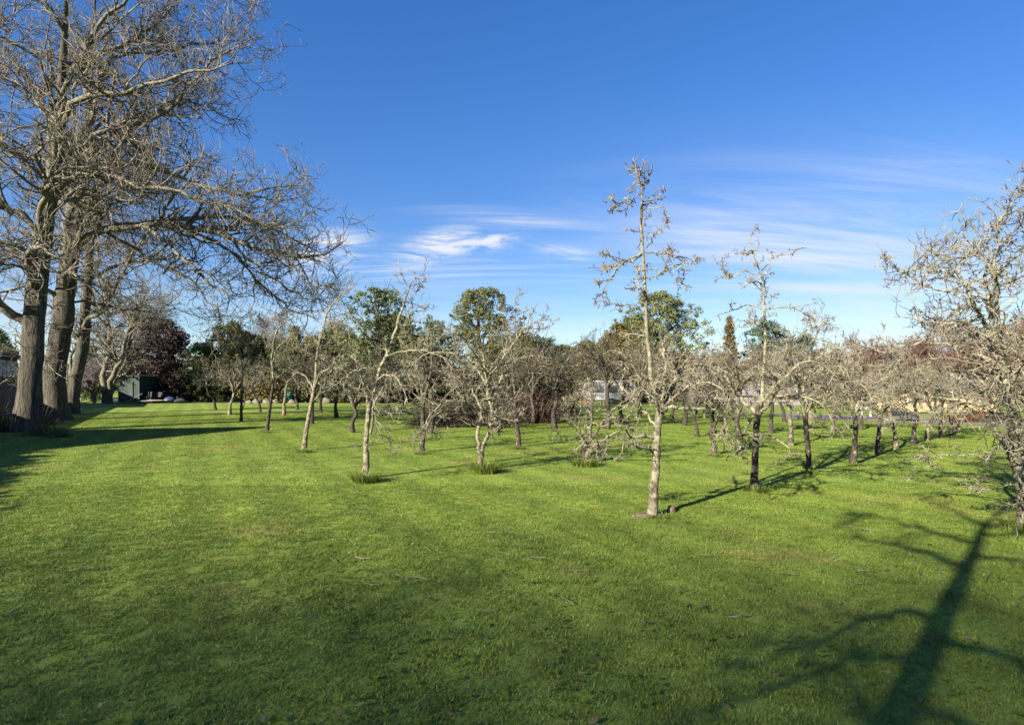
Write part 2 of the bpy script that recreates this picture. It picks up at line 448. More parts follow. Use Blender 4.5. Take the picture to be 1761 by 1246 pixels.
sheet('soil_border', [tuple(fence_pt(-14, 0.9)), tuple(fence_pt(4, 1.0)), tuple(fence_pt(12, 1.7)), tuple(fence_pt(22, 1.2)), tuple(fence_pt(34, 1.6)), tuple(fence_pt(52, 1.5)), tuple(fence_pt(52, -0.3)), tuple(fence_pt(-14, -0.3))], 0.002, 'soil')
sheet('back_soil_bed', [tuple(at(185, 0, 50)[:2]), tuple(at(330, 0, 51.5)[:2]), tuple(at(620, 0, 52)[:2]), tuple(at(760, 0, 53)[:2]), tuple(at(760, 0, 70)[:2]), tuple(at(150, 0, 70)[:2])], 0.002, 'soil')
sheet('gravel_drive', [(13.5, 28.0), (20.5, 22.4), (31, 17.5), (34, 22), (23, 27), (15.0, 33)], 0.006, 'gravel')


# ---------------------------------------------------------------- branch engine
def unit(v): return v / np.maximum(np.linalg.norm(v, axis=-1, keepdims=True), 1e-9)


def smooth_line(pts, rad, n=14, wob=0.0, rg=None):
    """catmull-rom through hand-placed joints -> (n,3),(n,)"""
    P = np.asarray(pts, float); R = np.asarray(rad, float)
    if len(R) != len(P): R = np.interp(np.linspace(0, 1, len(P)), np.linspace(0, 1, len(R)), R)
    Q = np.vstack([2 * P[0] - P[1], P, 2 * P[-1] - P[-2]])
    t = np.linspace(0, len(P) - 1, n); i = np.minimum(t.astype(int), len(P) - 2); f = (t - i)[:, None]
    a, b, c, d = Q[i], Q[i + 1], Q[i + 2], Q[i + 3]
    out = 0.5 * ((2 * b) + (-a + c) * f + (2 * a - 5 * b + 4 * c - d) * f ** 2 + (-a + 3 * b - 3 * c + d) * f ** 3)
    rr = np.interp(t, np.arange(len(P)), R)
    if wob and rg is not None: out[1:] += rg.normal(0, wob, (n - 1, 3))
    return out, rr


def grow(P, R, n, rg, t0=0.15, t1=1.0, ang=50, angsd=14, L=1.0, lt=0.4, S=6, up=0.03, wob=0.22, rr=0.55, rmax=1.0, rend=0.3,
         rmin=0.003, bias_up=0.0, sag=0.0, area=False):
    """n side branches along the parents P (B,S,3), R (B,S)"""
    seg = np.linalg.norm(np.diff(P, axis=1), axis=2); pl = seg.sum(1)
    w = pl / pl.sum()
    par = rg.choice(len(P), n, p=w)
    t = t0 + (t1 - t0) * rg.random(n) ** 0.85
    x = t * (P.shape[1] - 1); i = np.minimum(x.astype(int), P.shape[1] - 2); f = (x - i)[:, None]
    a, b = P[par, i], P[par, i + 1]
    p0 = a + (b - a) * f
    r0 = (R[par, i] * (1 - f[:, 0]) + R[par, i + 1] * f[:, 0])
    T = unit(b - a)
    rv = rg.normal(0, 1, (n, 3)); rv[:, 2] += bias_up
    N = unit(rv - T * (rv * T).sum(1, keepdims=True))
    an = np.radians(rg.normal(ang, angsd, n))[:, None]
    D = unit(np.cos(an) * T + np.sin(an) * N)
    ln = L * (1 - lt * t) * rg.uniform(0.55, 1.35, n)
    out = np.zeros((n, S + 1, 3)); out[:, 0] = p0
    for s in range(S):
        q = s / S
        D = D + rg.normal(0, wob, (n, 3))
        D[:, 2] += up * (0.3 + 1.4 * q) - sag * (1 - q)
        D = unit(D)
        out[:, s + 1] = out[:, s] + D * (ln / S)[:, None]
    rs = np.clip(np.minimum(r0 * rr, rmax), rmin, None)
    u = np.linspace(0, 1, S + 1)[None]
    rad = rs[:, None] * (1 - (1 - rend) * u)
    rad = np.maximum(rad, rmin * 0.55)
    keep = out[:, :, 2].min(1) > 0.12
    return out[keep], rad[keep]


def tubes(groups, lump=0.0, rg=None):
    """[(P,R,k)] -> verts, faces"""
    VV, FF, off = [], [], 0
    for P, R, k in groups:
        B, S = P.shape[:2]
        T = np.gradient(P, axis=1); T = unit(T)
        mean = unit(P[:, -1] - P[:, 0])
        ref = np.where(np.abs(mean[:, 2:3]) < 0.8, np.array([[0, 0, 1.0]]), np.array([[1.0, 0, 0]]))[:, None, :]
        U = unit(np.cross(T, np.broadcast_to(ref, T.shape))); W = np.cross(T, U)
        a = np.linspace(0, 2 * math.pi, k, endpoint=False)
        rad = np.broadcast_to(R[:, :, None], (B, S, k))
        if lump and k >= 7:
            ph = rg.uniform(0, 6.28, (B, 1, 3)); z = np.linspace(0, 1, S)[None, :, None]
            lp = sum(np.sin((m + 2) * a[None, None] + ph[:, :, m:m + 1] + z * (3 + 2 * m)) for m in range(3)) / 3
            rad = rad * (1 + lump * lp + rg.normal(0, lump * 0.35, (B, S, k)))
        V = P[:, :, None, :] + rad[..., None] * (np.cos(a)[None, None, :, None] * U[:, :, None, :] + np.sin(a)[None, None, :, None] * W[:, :, None, :])
        idx = np.arange(B * S * k).reshape(B, S, k) + off
        A = idx[:, :-1, :]; Bq = np.roll(A, -1, axis=2); D = idx[:, 1:, :]; C = np.roll(D, -1, axis=2)
        FF.append(np.stack([A, Bq, C, D], -1).reshape(-1, 4))
        if k > 3 and B < 200:      # closed tips on the thick ones
            FF.append(idx[:, -1, ::1].reshape(B, k)) if k == 4 else None
        VV.append(V.reshape(-1, 3)); off += B * S * k
    FF = [f for f in FF if f is not None]
    return np.concatenate(VV), FF


def tube_mesh(name, groups, lump=0.0, rg=None):
    V, Fs = tubes(groups, lump, rg)
    return np_mesh(name, V, Fs)


def stack(lines):
    return np.stack([l[0] for l in lines]), np.stack([l[1] for l in lines])


# ---------------------------------------------------------------- apple trees
def apple_levels(limbs_P, limbs_R, rg, density=1.0, size=1.0, upshoots=10, droop=0.02, spur=1.0, sparse=False):
    """side branches, twigs and knobbly spurs on the given limbs (local coordinates)"""
    total = np.linalg.norm(np.diff(limbs_P, axis=1), axis=2).sum()
    n1 = max(6, int(total * 3.4 * density))
    a = grow(limbs_P, limbs_R, n1, rg, 0.22, 1.0, 55, 16, 0.85 * size, 0.4, 7, 0.0, 0.24, 0.55, 0.035, 0.35, 0.0085, 0.25, droop)
    gr = [(*a, 4)]
    if sparse:
        b = grow(*a, int(n1 * 2.2), rg, 0.2, 1.0, 55, 18, 0.32 * size, 0.3, 4, 0.04, 0.28, 0.65, 0.013, 0.5, 0.0062, 0.2, droop)
        gr.append((*b, 3)); srcs = ((a, 4), (b, 1.6), ((limbs_P, limbs_R), 9))
    else:
        n2 = int(n1 * 4.0)
        b = grow(*a, n2, rg, 0.15, 1.0, 52, 18, 0.42 * size, 0.3, 5, 0.02, 0.28, 0.6, 0.014, 0.4, 0.0060, 0.15, droop)
        n3 = int(n2 * 1.7)
        c = grow(*b, n3, rg, 0.1, 1.0, 50, 20, 0.19 * size, 0.2, 3, 0.03, 0.32, 0.7, 0.0075, 0.6, 0.0050)
        gr += [(*b, 3), (*c, 3)]; srcs = ((a, 6), (b, 2.0), (c, 0.5), ((limbs_P, limbs_R), 12))
    for src, per in srcs:
        ns = int(len(src[0]) * per * spur)
        s = grow(*src, ns, rg, 0.08, 1.0, 68, 18, (0.085 if sparse else 0.08) * size ** 0.5, 0.0, 2, 0.05, 0.35, 0.8, 0.0080, 0.9, 0.0060)
        gr.append((*s, 3))
    if upshoots:
        s = grow(*a, upshoots, rg, 0.2, 0.9, 75, 10, 0.85 * size, 0.1, 6, 0.22, 0.05, 0.6, 0.010, 0.35, 0.005, 2.0)
        gr.append((*s, 3))
    return [g for g in gr if len(g[0])]


def auto_apple_limbs(rg, h=1.25, n=5, spread=1.5, lean=(0, 0), r=0.085, leader=0.0, fork=False):
    top = np.array([lean[0], lean[1], h])
    trunk = smooth_line([(0, 0, -0.05), (lean[0] * .2 + rg.normal(0, .03), lean[1] * .2, h * .35), (lean[0] * .6 + rg.normal(0, .04), lean[1] * .6 + rg.normal(0, .04), h * .7), top],
                        (r * 1.6, r * 1.0, r * .9, r * .88), 14, 0.006, rg)
    limbs = []
    a0 = rg.uniform(0, 6.28)
    for i in range(n):
        az = a0 + i * 6.283 / n + rg.normal(0, 0.25)
        L = spread * rg.uniform(0.8, 1.2); el = rg.uniform(0.35, 1.0)
        d = np.array([math.cos(az), math.sin(az), 0])
        st = np.array(trunk[0][-1]) * 1.0; st = trunk[0][-1 - int(rg.integers(0, 3))]
        p1 = st + d * L * .25 + np.array([0, 0, L * .28 * (0.7 + el)])
        p2 = st + d * L * .62 + np.array([0, 0, L * .48 * (0.6 + el)]) + rg.normal(0, .06, 3)
        p3 = st + d * L * 1.0 + np.array([0, 0, L * (.30 + .35 * el)]) + rg.normal(0, .09, 3)
        limbs.append(smooth_line([st, p1, p2, p3], (r * .62, r * .48, r * .30, r * .12), 14, 0.012, rg))
    if leader:
        st = trunk[0][-1]
        limbs.append(smooth_line([st, st + np.array([rg.normal(0, .08), rg.normal(0, .08), leader * .5]), st + np.array([rg.normal(0, .15), rg.normal(0, .15), leader])], (r * .6, r * .35, r * .08), 14, 0.012, rg))
    return trunk, limbs


def make_tree(name, label, cat, group, loc, rz, trunk, limbs, groups, mats, lump=0.10, rg=None, tk=12, kids=True):
    t = empty(name, tuple(loc), rz); tag(t, label, cat, group)
    tm = tube_mesh('trunk', [(trunk[0][None], trunk[1][None], tk)], lump, rg)
    link('trunk', tm, MATS[mats[0]], t)
    for l in limbs:
        link('limb', tube_mesh('limb', [(l[0][None], l[1][None], 8)], lump * 0.7, rg), MATS[mats[1]], t)
    link('crown', tube_mesh('crown', groups), MATS[mats[2]], t)
    return t


APPLE_GROUP = 'old apple trees standing in rows on the lawn'
LIGHT = ('bark_apple', 'limb_apple', 'twig_apple')
DARK = ('bark_apple_dark', 'limb_apple_dark', 'twig_apple_dark')
MIXED = ('bark_apple_dark', 'limb_apple', 'twig_apple')


def hand_apple(label, base, trunk_px, limb_px, seed, density=1.0, size=1.0, mats=LIGHT, ups=10, extra=0, spread=1.0, droop=0.02, spur=1.0, cat='tree', group=APPLE_GROUP, sparse=()):
    """trunk_px: [(x,y[,depth])...], radii px ; limb_px: [([(x,y[,depth])..],[radii px])]"""
    rg = np.random.default_rng(seed)
    g = ground_at(*base); Y = g[1]; k = Y / F

    def loc(p):
        w = at(p[0], p[1], Y) - np.array([g[0], g[1], 0]); w[1] += p[2] if len(p) > 2 else 0.0
        return w
    tp, tr = trunk_px
    pts = [loc(p) for p in tp]; pts[0][2] = -0.06
    tr = list(tr); 
    trunk = smooth_line(pts, [r * k * 0.70 for r in tr], 18, 0.004, rg)
    # flare at the foot
    trunk[1][:4] *= np.array([1.65, 1.28, 1.08, 1.02])
    limbs = [smooth_line([loc(p) for p in q], [r * k * 0.62 for r in rad], 14, 0.012, rg) for q, rad in limb_px]
    for e in range(extra):     # further limbs towards and away from the viewer
        az = (math.pi / 2 if e % 2 else -math.pi / 2) + rg.normal(0, 0.6)
        st = trunk[0][-1 - int(rg.integers(0, 4))]; L = spread * rg.uniform(.75, 1.2)
        d = np.array([math.cos(az), math.sin(az), 0]); r0 = trunk[1][-1] * .6
        limbs.append(smooth_line([st, st + d * L * .3 + [0, 0, L * .35], st + d * L * .7 + [0, 0, L * .55] + rg.normal(0, .06, 3), st + d * L + [0, 0, L * .45]], (r0, r0 * .75, r0 * .45, r0 * .15), 14, 0.012, rg))
    full = [l for i, l in enumerate(limbs) if i not in sparse]; thin = [l for i, l in enumerate(limbs) if i in sparse]
    gr = apple_levels(*stack(full), rg, density, size, ups, droop, spur)
    if thin: gr += apple_levels(*stack(thin), rg, 1.7, 0.42, 0, droop, 1.5, True)
    return make_tree('apple_tree', label, cat, group, (g[0], g[1], 0), 0, trunk, limbs, gr, mats, 0.10, rg)


# nearest tree of the right-hand row, with its tall bare leader
hand_apple('nearest orchard tree with a tall bare leader and lichen-covered forked trunk', (1122, 886),
    ([(1121, 890), (1124, 850), (1128, 800), (1130, 740), (1136, 702)], (12, 11, 9.5, 9, 11)),
    [([(1135, 705), (1121, 662), (1117, 600, .03), (1113, 540, .05), (1109, 450, .05), (1105, 380, .03), (1103, 330), (1095, 300), (1090, 277)], (7.5, 6.5, 5.8, 5, 4.2, 3.2, 2.4, 1.7, 1.0)),
     ([(1139, 705), (1141, 660, -.05), (1140, 620, -.1), (1138, 588, -.1)], (5, 4, 3.4, 2.5)),
     ([(1141, 705), (1150, 692, .05), (1166, 655, .15), (1189, 630, .3), (1221, 623, .4), (1240, 626, .45), (1260, 643, .5), (1290, 672, .5)], (8, 7.5, 6.8, 5.5, 4.5, 4, 3, 1.8)),
     ([(1136, 712), (1150, 702, -.1), (1176, 700, -.25), (1221, 706, -.3), (1231, 723, -.35), (1243, 757, -.35)], (5.5, 5, 4.2, 3.4, 2.6, 1.2)),
     ([(1127, 752), (1100, 748, -.1), (1078, 748, -.15), (1072, 726, -.2), (1066, 722, -.2)], (5, 4.5, 4, 3, 2)),
     ([(1074, 734, -.18), (1050, 742, -.2), (1025, 760, -.2), (1000, 762, -.2)], (2.2, 1.9, 1.5, .8)),
     ([(1123, 776), (1108, 768, -.1), (1090, 766, -.15), (1066, 760, -.2)], (2.6, 2.3, 2, 1)),
     ([(1128, 730), (1110, 705, .2), (1092, 680, .35), (1078, 660, .4), (1082, 640, .4)], (4, 3.6, 3, 2.2, 1.2)),
     ([(1134, 715), (1120, 690, -.35), (1100, 672, -.6), (1084, 665, -.7)], (4, 3.3, 2.4, 1.2)),
     ([(1142, 700), (1160, 668, -.4), (1185, 655, -.6), (1205, 668, -.7), (1215, 690, -.75)], (4.5, 3.6, 3, 2.2, 1.2)),
     ([(1106, 433, .05), (1078, 447, 0), (1059, 463, -.1), (1045, 485, -.1), (1036, 506, -.1)], (2.8, 2.3, 1.9, 1.4, .8)),
     ([(1106, 437, .05), (1080, 448, .15), (1050, 452, .25), (1017, 451, .3)], (2.2, 1.9, 1.4, .8)),
     ([(1109, 430, .05), (1137, 435, 0), (1160, 447, -.1), (1194, 462, -.15)], (2.4, 2, 1.6, .8)),
     ([(1137, 435), (1154, 461, .1), (1168, 478, .1), (1182, 489, .1)], (1.7, 1.4, 1.1, .7)),
     ([(1112, 425, .05), (1118, 412, -.2), (1124, 402, -.3)], (1.8, 1.4, .8)),
     ([(1104, 354, .02), (1126, 343, .1), (1149, 331, .2)], (1.8, 1.4, .8)),
     ([(1102, 334), (1085, 346, -.1), (1073, 354, -.15), (1053, 357, -.2)], (1.7, 1.5, 1.2, .7)),
     ([(1105, 357), (1132, 362, -.1), (1140, 372, -.1), (1149, 379, -.1)], (1.6, 1.3, 1, .7)),
     ([(1102, 329), (1090, 318, .1), (1078, 321, .15)], (1.3, 1.1, .7)),
     ([(1098, 318), (1108, 310, .1), (1118, 306, .1)], (1.2, 1, .7)),
     ([(1111, 521, .05), (1092, 521, .1), (1075, 523, .1), (1066, 515, .1)], (1.7, 1.4, 1.1, .7)),
     ([(1112, 498, .05), (1100, 500, -.1), (1090, 497, -.15)], (1.8, 1.4, .8)),
     ([(1111, 480, .05), (1122, 478, -.15), (1134, 474, -.2)], (1.5, 1.2, .7))],
    101, density=1.45, size=0.56, ups=8, droop=0.03, spur=1.1, sparse=(0, 4, 5, 6) + tuple(range(10, 23)))

hand_apple('second tree of the right-hand row, tall pale leader above a very dark trunk', (1297, 840),
    ([(1297, 842), (1298, 800), (1300, 750), (1303, 715), (1308, 695)], (9.5, 8, 7.6, 7.5, 8)),
    [([(1308, 700), (1312, 680), (1314, 643), (1316, 588), (1314, 530), (1309, 482), (1301, 450), (1292, 428), (1290, 411)], (6, 5.4, 4.6, 4, 3.4, 2.8, 2.1, 1.4, .9)),
     ([(1304, 712), (1290, 695, .1), (1274, 671, .2), (1255, 643, .3), (1232, 627, .4), (1208, 622, .4)], (6.5, 6, 5, 4.2, 3, 1.6)),
     ([(1276, 672, .2), (1262, 650, -.2), (1248, 622, -.4), (1238, 600, -.4)], (3.6, 3, 2.3, 1.2)),
     ([(1306, 700), (1318, 668, -.2), (1332, 645, -.4), (1360, 622, -.5), (1392, 632, -.5), (1405, 655, -.5)], (5, 4.4, 3.7, 3, 2.2, 1.2)),
     ([(1309, 690), (1330, 678, -.3), (1360, 681, -.5), (1380, 695, -.6), (1396, 712, -.6)], (4, 3.5, 2.8, 2, 1)),
     ([(1303, 720), (1285, 712, -.4), (1262, 715, -.7), (1245, 735, -.8), (1238, 755, -.8)], (4, 3.4, 2.6, 1.9, 1)),
     ([(1305, 715), (1300, 680, -.6), (1285, 650, -.9), (1270, 640, -1.1)], (5, 4, 2.8, 1.3)),
     ([(1308, 700), (1330, 670, .5), (1350, 640, .9), (1350, 615, 1.1)], (5, 4, 2.8, 1.2)),
     ([(1300, 745), (1320, 750, -.2), (1345, 770, -.3), (1330, 785, -.3)], (2.5, 2.1, 1.6, .8)),
     ([(1298, 757), (1280, 748, -.3), (1262, 752, -.5), (1252, 765, -.5)], (2.4, 2, 1.6, .9)),
     ([(1305, 469), (1283, 464, .1), (1261, 475, .2), (1250, 453, .2)], (1.8, 1.5, 1.2, .7)),
     ([(1309, 466), (1323, 447, -.1), (1340, 438, -.15), (1362, 431, -.2)], (1.7, 1.4, 1.1, .7)),
     ([(1313, 531), (1289, 523, .15), (1261, 534, .3), (1244, 539, .35)], (2, 1.7, 1.3, .8)),
     ([(1316, 531), (1350, 531, -.15), (1379, 548, -.25), (1388, 567, -.3)], (2.2, 1.8, 1.4, .8)),
     ([(1314, 542), (1295, 552, -.2), (1275, 564, -.3)], (1.6, 1.2, .7)),
     ([(1310, 488), (1296, 484, -.1), (1288, 488, -.15)], (1.4, 1.1, .7)),
     ([(1311, 492), (1324, 496, .1), (1322, 510, .1)], (1.4, 1.1, .7))],
    102, density=1.25, size=0.68, ups=8, mats=MIXED, spur=1.1, sparse=(0,) + tuple(range(8, 17)))

hand_apple('third tree of the right-hand row, wide pale dome and one arching limb', (1391, 809),
    ([(1392, 811), (1389, 770), (1386, 730), (1384, 705)], (7, 6, 5.6, 5.6)),
    [([(1384, 712), (1392, 670, .2), (1408, 625, .4), (1424, 580, .5), (1440, 550, .5), (1462, 545, .5)], (4.6, 4, 3.3, 2.6, 1.8, .9)),
     ([(1384, 715), (1370, 680, -.2), (1352, 650, -.4), (1328, 640, -.5), (1318, 665, -.5)], (4.4, 3.6, 2.9, 2.1, 1)),
     ([(1385, 710), (1400, 675, -.4), (1425, 655, -.7), (1448, 672, -.8), (1455, 700, -.8)], (4.2, 3.4, 2.7, 1.9, 1)),
     ([(1384, 708), (1380, 660, .3), (1372, 615, .5), (1380, 585, .6)], (4, 3.2, 2.2, 1)),
     ([(1387, 720), (1365, 690, .6), (1345, 690, .9), (1335, 705, 1)], (3.2, 2.6, 2, 1)),
     ([(1386, 716), (1410, 690, .6), (1435, 690, .9), (1450, 715, 1)], (3.4, 2.6, 2, 1))],
    103, density=1.5, size=0.8, mats=MIXED, extra=2, ups=8, spur=1.1)

hand_apple('slim leaning tree with pale trunk rising from a grass tuft, left of the front row', (627, 822),
    ([(626, 826), (630, 790), (629, 760), (632, 725), (636, 690)], (8, 7.2, 6.6, 6.4, 6.6)),
    [([(636, 692), (650, 640, .1), (668, 590, .2), (680, 550, .2), (695, 505, .2), (706, 478, .2)], (5.6, 4.9, 4.2, 3.4, 2.4, 1.2)),
     ([(634, 698), (629, 665, -.1), (620, 630, -.2), (605, 605, -.2)], (3.8, 3, 2.2, 1)),
     ([(637, 745), (645, 715, -.2), (652, 690, -.3), (668, 665, -.4)], (4, 3.2, 2.4, 1.2)),
     ([(660, 612, .15), (695, 602, .1), (735, 604, 0), (772, 622, -.1), (790, 655, -.1)], (2.6, 2.3, 1.9, 1.4, .8)),
     ([(652, 638, .1), (625, 632, .2), (590, 645, .3), (562, 665, .3)], (2.2, 1.9, 1.5, .8)),
     ([(675, 570, .2), (700, 545, .3), (715, 520, .3)], (2, 1.5, .8)),
     ([(668, 592, .2), (645, 575, -.1), (622, 572, -.3)], (2, 1.5, .8)),
     ([(645, 655, .1), (672, 645, -.4), (700, 655, -.7), (715, 690, -.8)], (2.6, 2.1, 1.6, .8)),
     ([(640, 672, 0), (655, 720, -.3), (668, 752, -.4), (690, 765, -.4)], (1.5, 1.1, .9, .5)),
     ([(690, 520, .2), (680, 500, .1), (672, 488, 0)], (1.5, 1.1, .7))],
    104, density=1.0, size=0.75, ups=12, spur=1.0)

hand_apple('twin-stemmed tree with a spreading tangled crown and grass at its foot', (827, 808),
    ([(827, 811), (827, 790), (826, 776)], (8.5, 7.5, 8)),
    [([(826, 782), (821, 755), (823, 735), (829, 712), (822, 690), (810, 668, .1)], (5.6, 5, 4.6, 4, 3.2, 1.8)),
     ([(828, 782), (836, 758), (843, 735), (846, 705), (840, 672), (833, 630), (828, 600)], (6, 5.4, 5, 4.6, 4, 3, 1.6)),
     ([(838, 664), (815, 632, .2), (790, 612, .3), (755, 604, .3), (715, 612, .3), (692, 640, .3)], (3.6, 3.1, 2.6, 2.1, 1.5, .8)),
     ([(838, 655), (862, 622, -.2), (885, 590, -.3), (902, 566, -.3), (930, 552, -.3)], (3.4, 2.8, 2.2, 1.6, .8)),
     ([(902, 567, -.3), (896, 540, -.3), (886, 522, -.3)], (1.2, .9, .5)),
     ([(904, 566, -.3), (915, 540, -.3), (926, 520, -.3)], (1.2, .9, .5)),
     ([(846, 705), (868, 690, .4), (895, 695, .6), (920, 715, .7)], (3, 2.4, 1.8, .9)),
     ([(829, 712), (800, 690, -.4), (770, 690, -.6), (745, 715, -.7), (735, 735, -.7)], (3, 2.4, 1.9, 1.4, .8)),
     ([(836, 645), (855, 615, .6), (872, 590, .9), (880, 580, 1.1)], (3, 2.2, 1.6, .8)),
     ([(838, 650), (822, 615, -.6), (805, 590, -.9), (790, 580, -1.1)], (3, 2.2, 1.6, .8)),
     ([(845, 720), (862, 715, -.4), (880, 720, -.6), (895, 718, -.6)], (2, 1.6, 1.2, .6))],
    105, density=1.35, size=0.8, ups=14, spur=1.2)

hand_apple('cut-back stump of an apple tree regrowing as thin upright shoots', (1007, 796),
    ([(1007, 799), (1006, 780), (1006, 760)], (10, 9, 10)),
    [([(1003, 762), (996, 730, .1), (1000, 695, .1), (996, 660, .1)], (2.6, 2.2, 1.8, .9)),
     ([(1010, 764), (1017, 730), (1018, 695), (1020, 655)], (4.5, 3.8, 3.2, 1.4)),
     ([(1012, 764), (1030, 730, -.2), (1052, 700, -.4), (1075, 682, -.5), (1088, 676, -.5)], (4, 3.5, 3, 2.4, 1.6)),
     ([(1008, 768), (1035, 756, -.3), (1072, 750, -.5), (1102, 742, -.6)], (3, 2.6, 2.2, 1)),
     ([(1000, 766), (985, 752, .1), (968, 760, .2), (955, 752, .2)], (2.2, 1.8, 1.4, .8)),
     ([(1006, 762), (1012, 725, .5), (1030, 690, .8), (1038, 665, .9)], (3.2, 2.5, 1.8, .9)),
     ([(1004, 762), (990, 730, .5), (975, 700, .8)], (2.6, 2, 1))],
    106, density=1.1, size=0.62, ups=16, mats=('bark_apple_dark', 'limb_apple_dark', 'twig_apple'), spur=0.9)

hand_apple('tall leaning tree with a pale curved trunk, nearest on the left side of the orchard', (522, 774),
    ([(522, 777), (526, 745), (531, 715), (538, 680), (543, 650)], (6.2, 5.5, 5, 4.6, 4.2)),
    [([(543, 655), (546, 610), (553, 570), (565, 535), (585, 508), (612, 492)], (4, 3.4, 2.9, 2.3, 1.7, .9)),
     ([(553, 572), (575, 555, .2), (598, 545, .3)], (2.2, 1.6, .8)),
     ([(541, 668), (560, 640, -.3), (590, 632, -.5), (615, 640, -.6)], (2.6, 2.1, 1.6, .8)),
     ([(540, 672), (520, 650, .3), (498, 640, .5), (480, 655, .6)], (2.6, 2, 1.5, .8)),
     ([(534, 695), (545, 670, .4), (552, 640, .5)], (2.2, 1.6, .8)),
     ([(545, 625), (528, 600, -.4), (515, 585, -.6)], (2.2, 1.6, .8))],
    107, density=1.2, size=0.75, ups=12, spur=0.9)

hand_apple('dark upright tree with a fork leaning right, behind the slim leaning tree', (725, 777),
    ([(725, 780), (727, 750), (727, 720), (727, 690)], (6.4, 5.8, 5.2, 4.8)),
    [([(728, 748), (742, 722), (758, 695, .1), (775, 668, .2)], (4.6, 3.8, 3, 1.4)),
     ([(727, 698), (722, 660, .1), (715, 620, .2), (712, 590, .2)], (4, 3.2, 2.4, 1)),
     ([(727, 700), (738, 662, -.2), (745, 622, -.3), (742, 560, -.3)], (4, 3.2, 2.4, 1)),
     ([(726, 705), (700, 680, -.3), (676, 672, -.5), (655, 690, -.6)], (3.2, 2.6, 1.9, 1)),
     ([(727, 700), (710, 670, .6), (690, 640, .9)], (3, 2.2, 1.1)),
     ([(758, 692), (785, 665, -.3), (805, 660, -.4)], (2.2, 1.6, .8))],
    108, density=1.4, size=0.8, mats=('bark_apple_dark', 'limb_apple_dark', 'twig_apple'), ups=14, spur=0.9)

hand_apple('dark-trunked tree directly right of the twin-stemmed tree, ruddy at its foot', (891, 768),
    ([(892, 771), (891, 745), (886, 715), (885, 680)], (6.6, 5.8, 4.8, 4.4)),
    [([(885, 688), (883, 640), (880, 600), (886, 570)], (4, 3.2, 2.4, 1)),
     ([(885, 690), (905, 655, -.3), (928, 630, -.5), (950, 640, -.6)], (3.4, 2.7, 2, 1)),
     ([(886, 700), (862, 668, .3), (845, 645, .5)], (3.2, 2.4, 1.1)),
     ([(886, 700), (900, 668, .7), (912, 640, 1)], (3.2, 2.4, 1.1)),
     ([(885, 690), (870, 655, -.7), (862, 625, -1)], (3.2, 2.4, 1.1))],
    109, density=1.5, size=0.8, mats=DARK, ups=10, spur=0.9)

hand_apple('thin tall tree with a dark foot standing at the tip of the gable shadow', (459, 740),
    ([(459, 742), (463, 710), (467, 680), (471, 650)], (4.4, 3.8, 3.4, 3)),
    [([(471, 655), (467, 620), (472, 585), (482, 560), (505, 548)], (2.8, 2.5, 2, 1.5, .8)),
     ([(472, 588), (470, 565, .3), (462, 545, .5)], (1.6, 1.1, .6)),
     ([(470, 662), (455, 640, -.3), (440, 635, -.5)], (1.8, 1.3, .7)),
     ([(471, 655), (490, 632, .4), (505, 625, .6)], (1.8, 1.3, .7)),
     ([(468, 625), (485, 600, -.4), (500, 590, -.6)], (1.7, 1.2, .7))],
    110, density=1.3, size=0.95, ups=8, mats=MIXED, spur=0.7)

hand_apple('forked thin tree with a straight dark lower trunk, left of the gable shadow tip', (415, 725),
    ([(415, 727), (415, 700), (416, 670)], (3.8, 3.2, 2.8)),
    [([(416, 675), (417, 635), (411, 595), (412, 560)], (2.6, 2.1, 1.6, .8)),
     ([(417, 705), (425, 688, -.2), (430, 665, -.2), (432, 630, -.2)], (2, 1.7, 1.3, .7)),
     ([(417, 640), (430, 600, .3), (445, 570, .4)], (1.7, 1.3, .7)),
     ([(415, 655), (400, 625, -.3), (390, 605, -.4)], (1.6, 1.2, .7))],
    111, density=1.3, size=1.0, ups=8, mats=MIXED, spur=0.6)

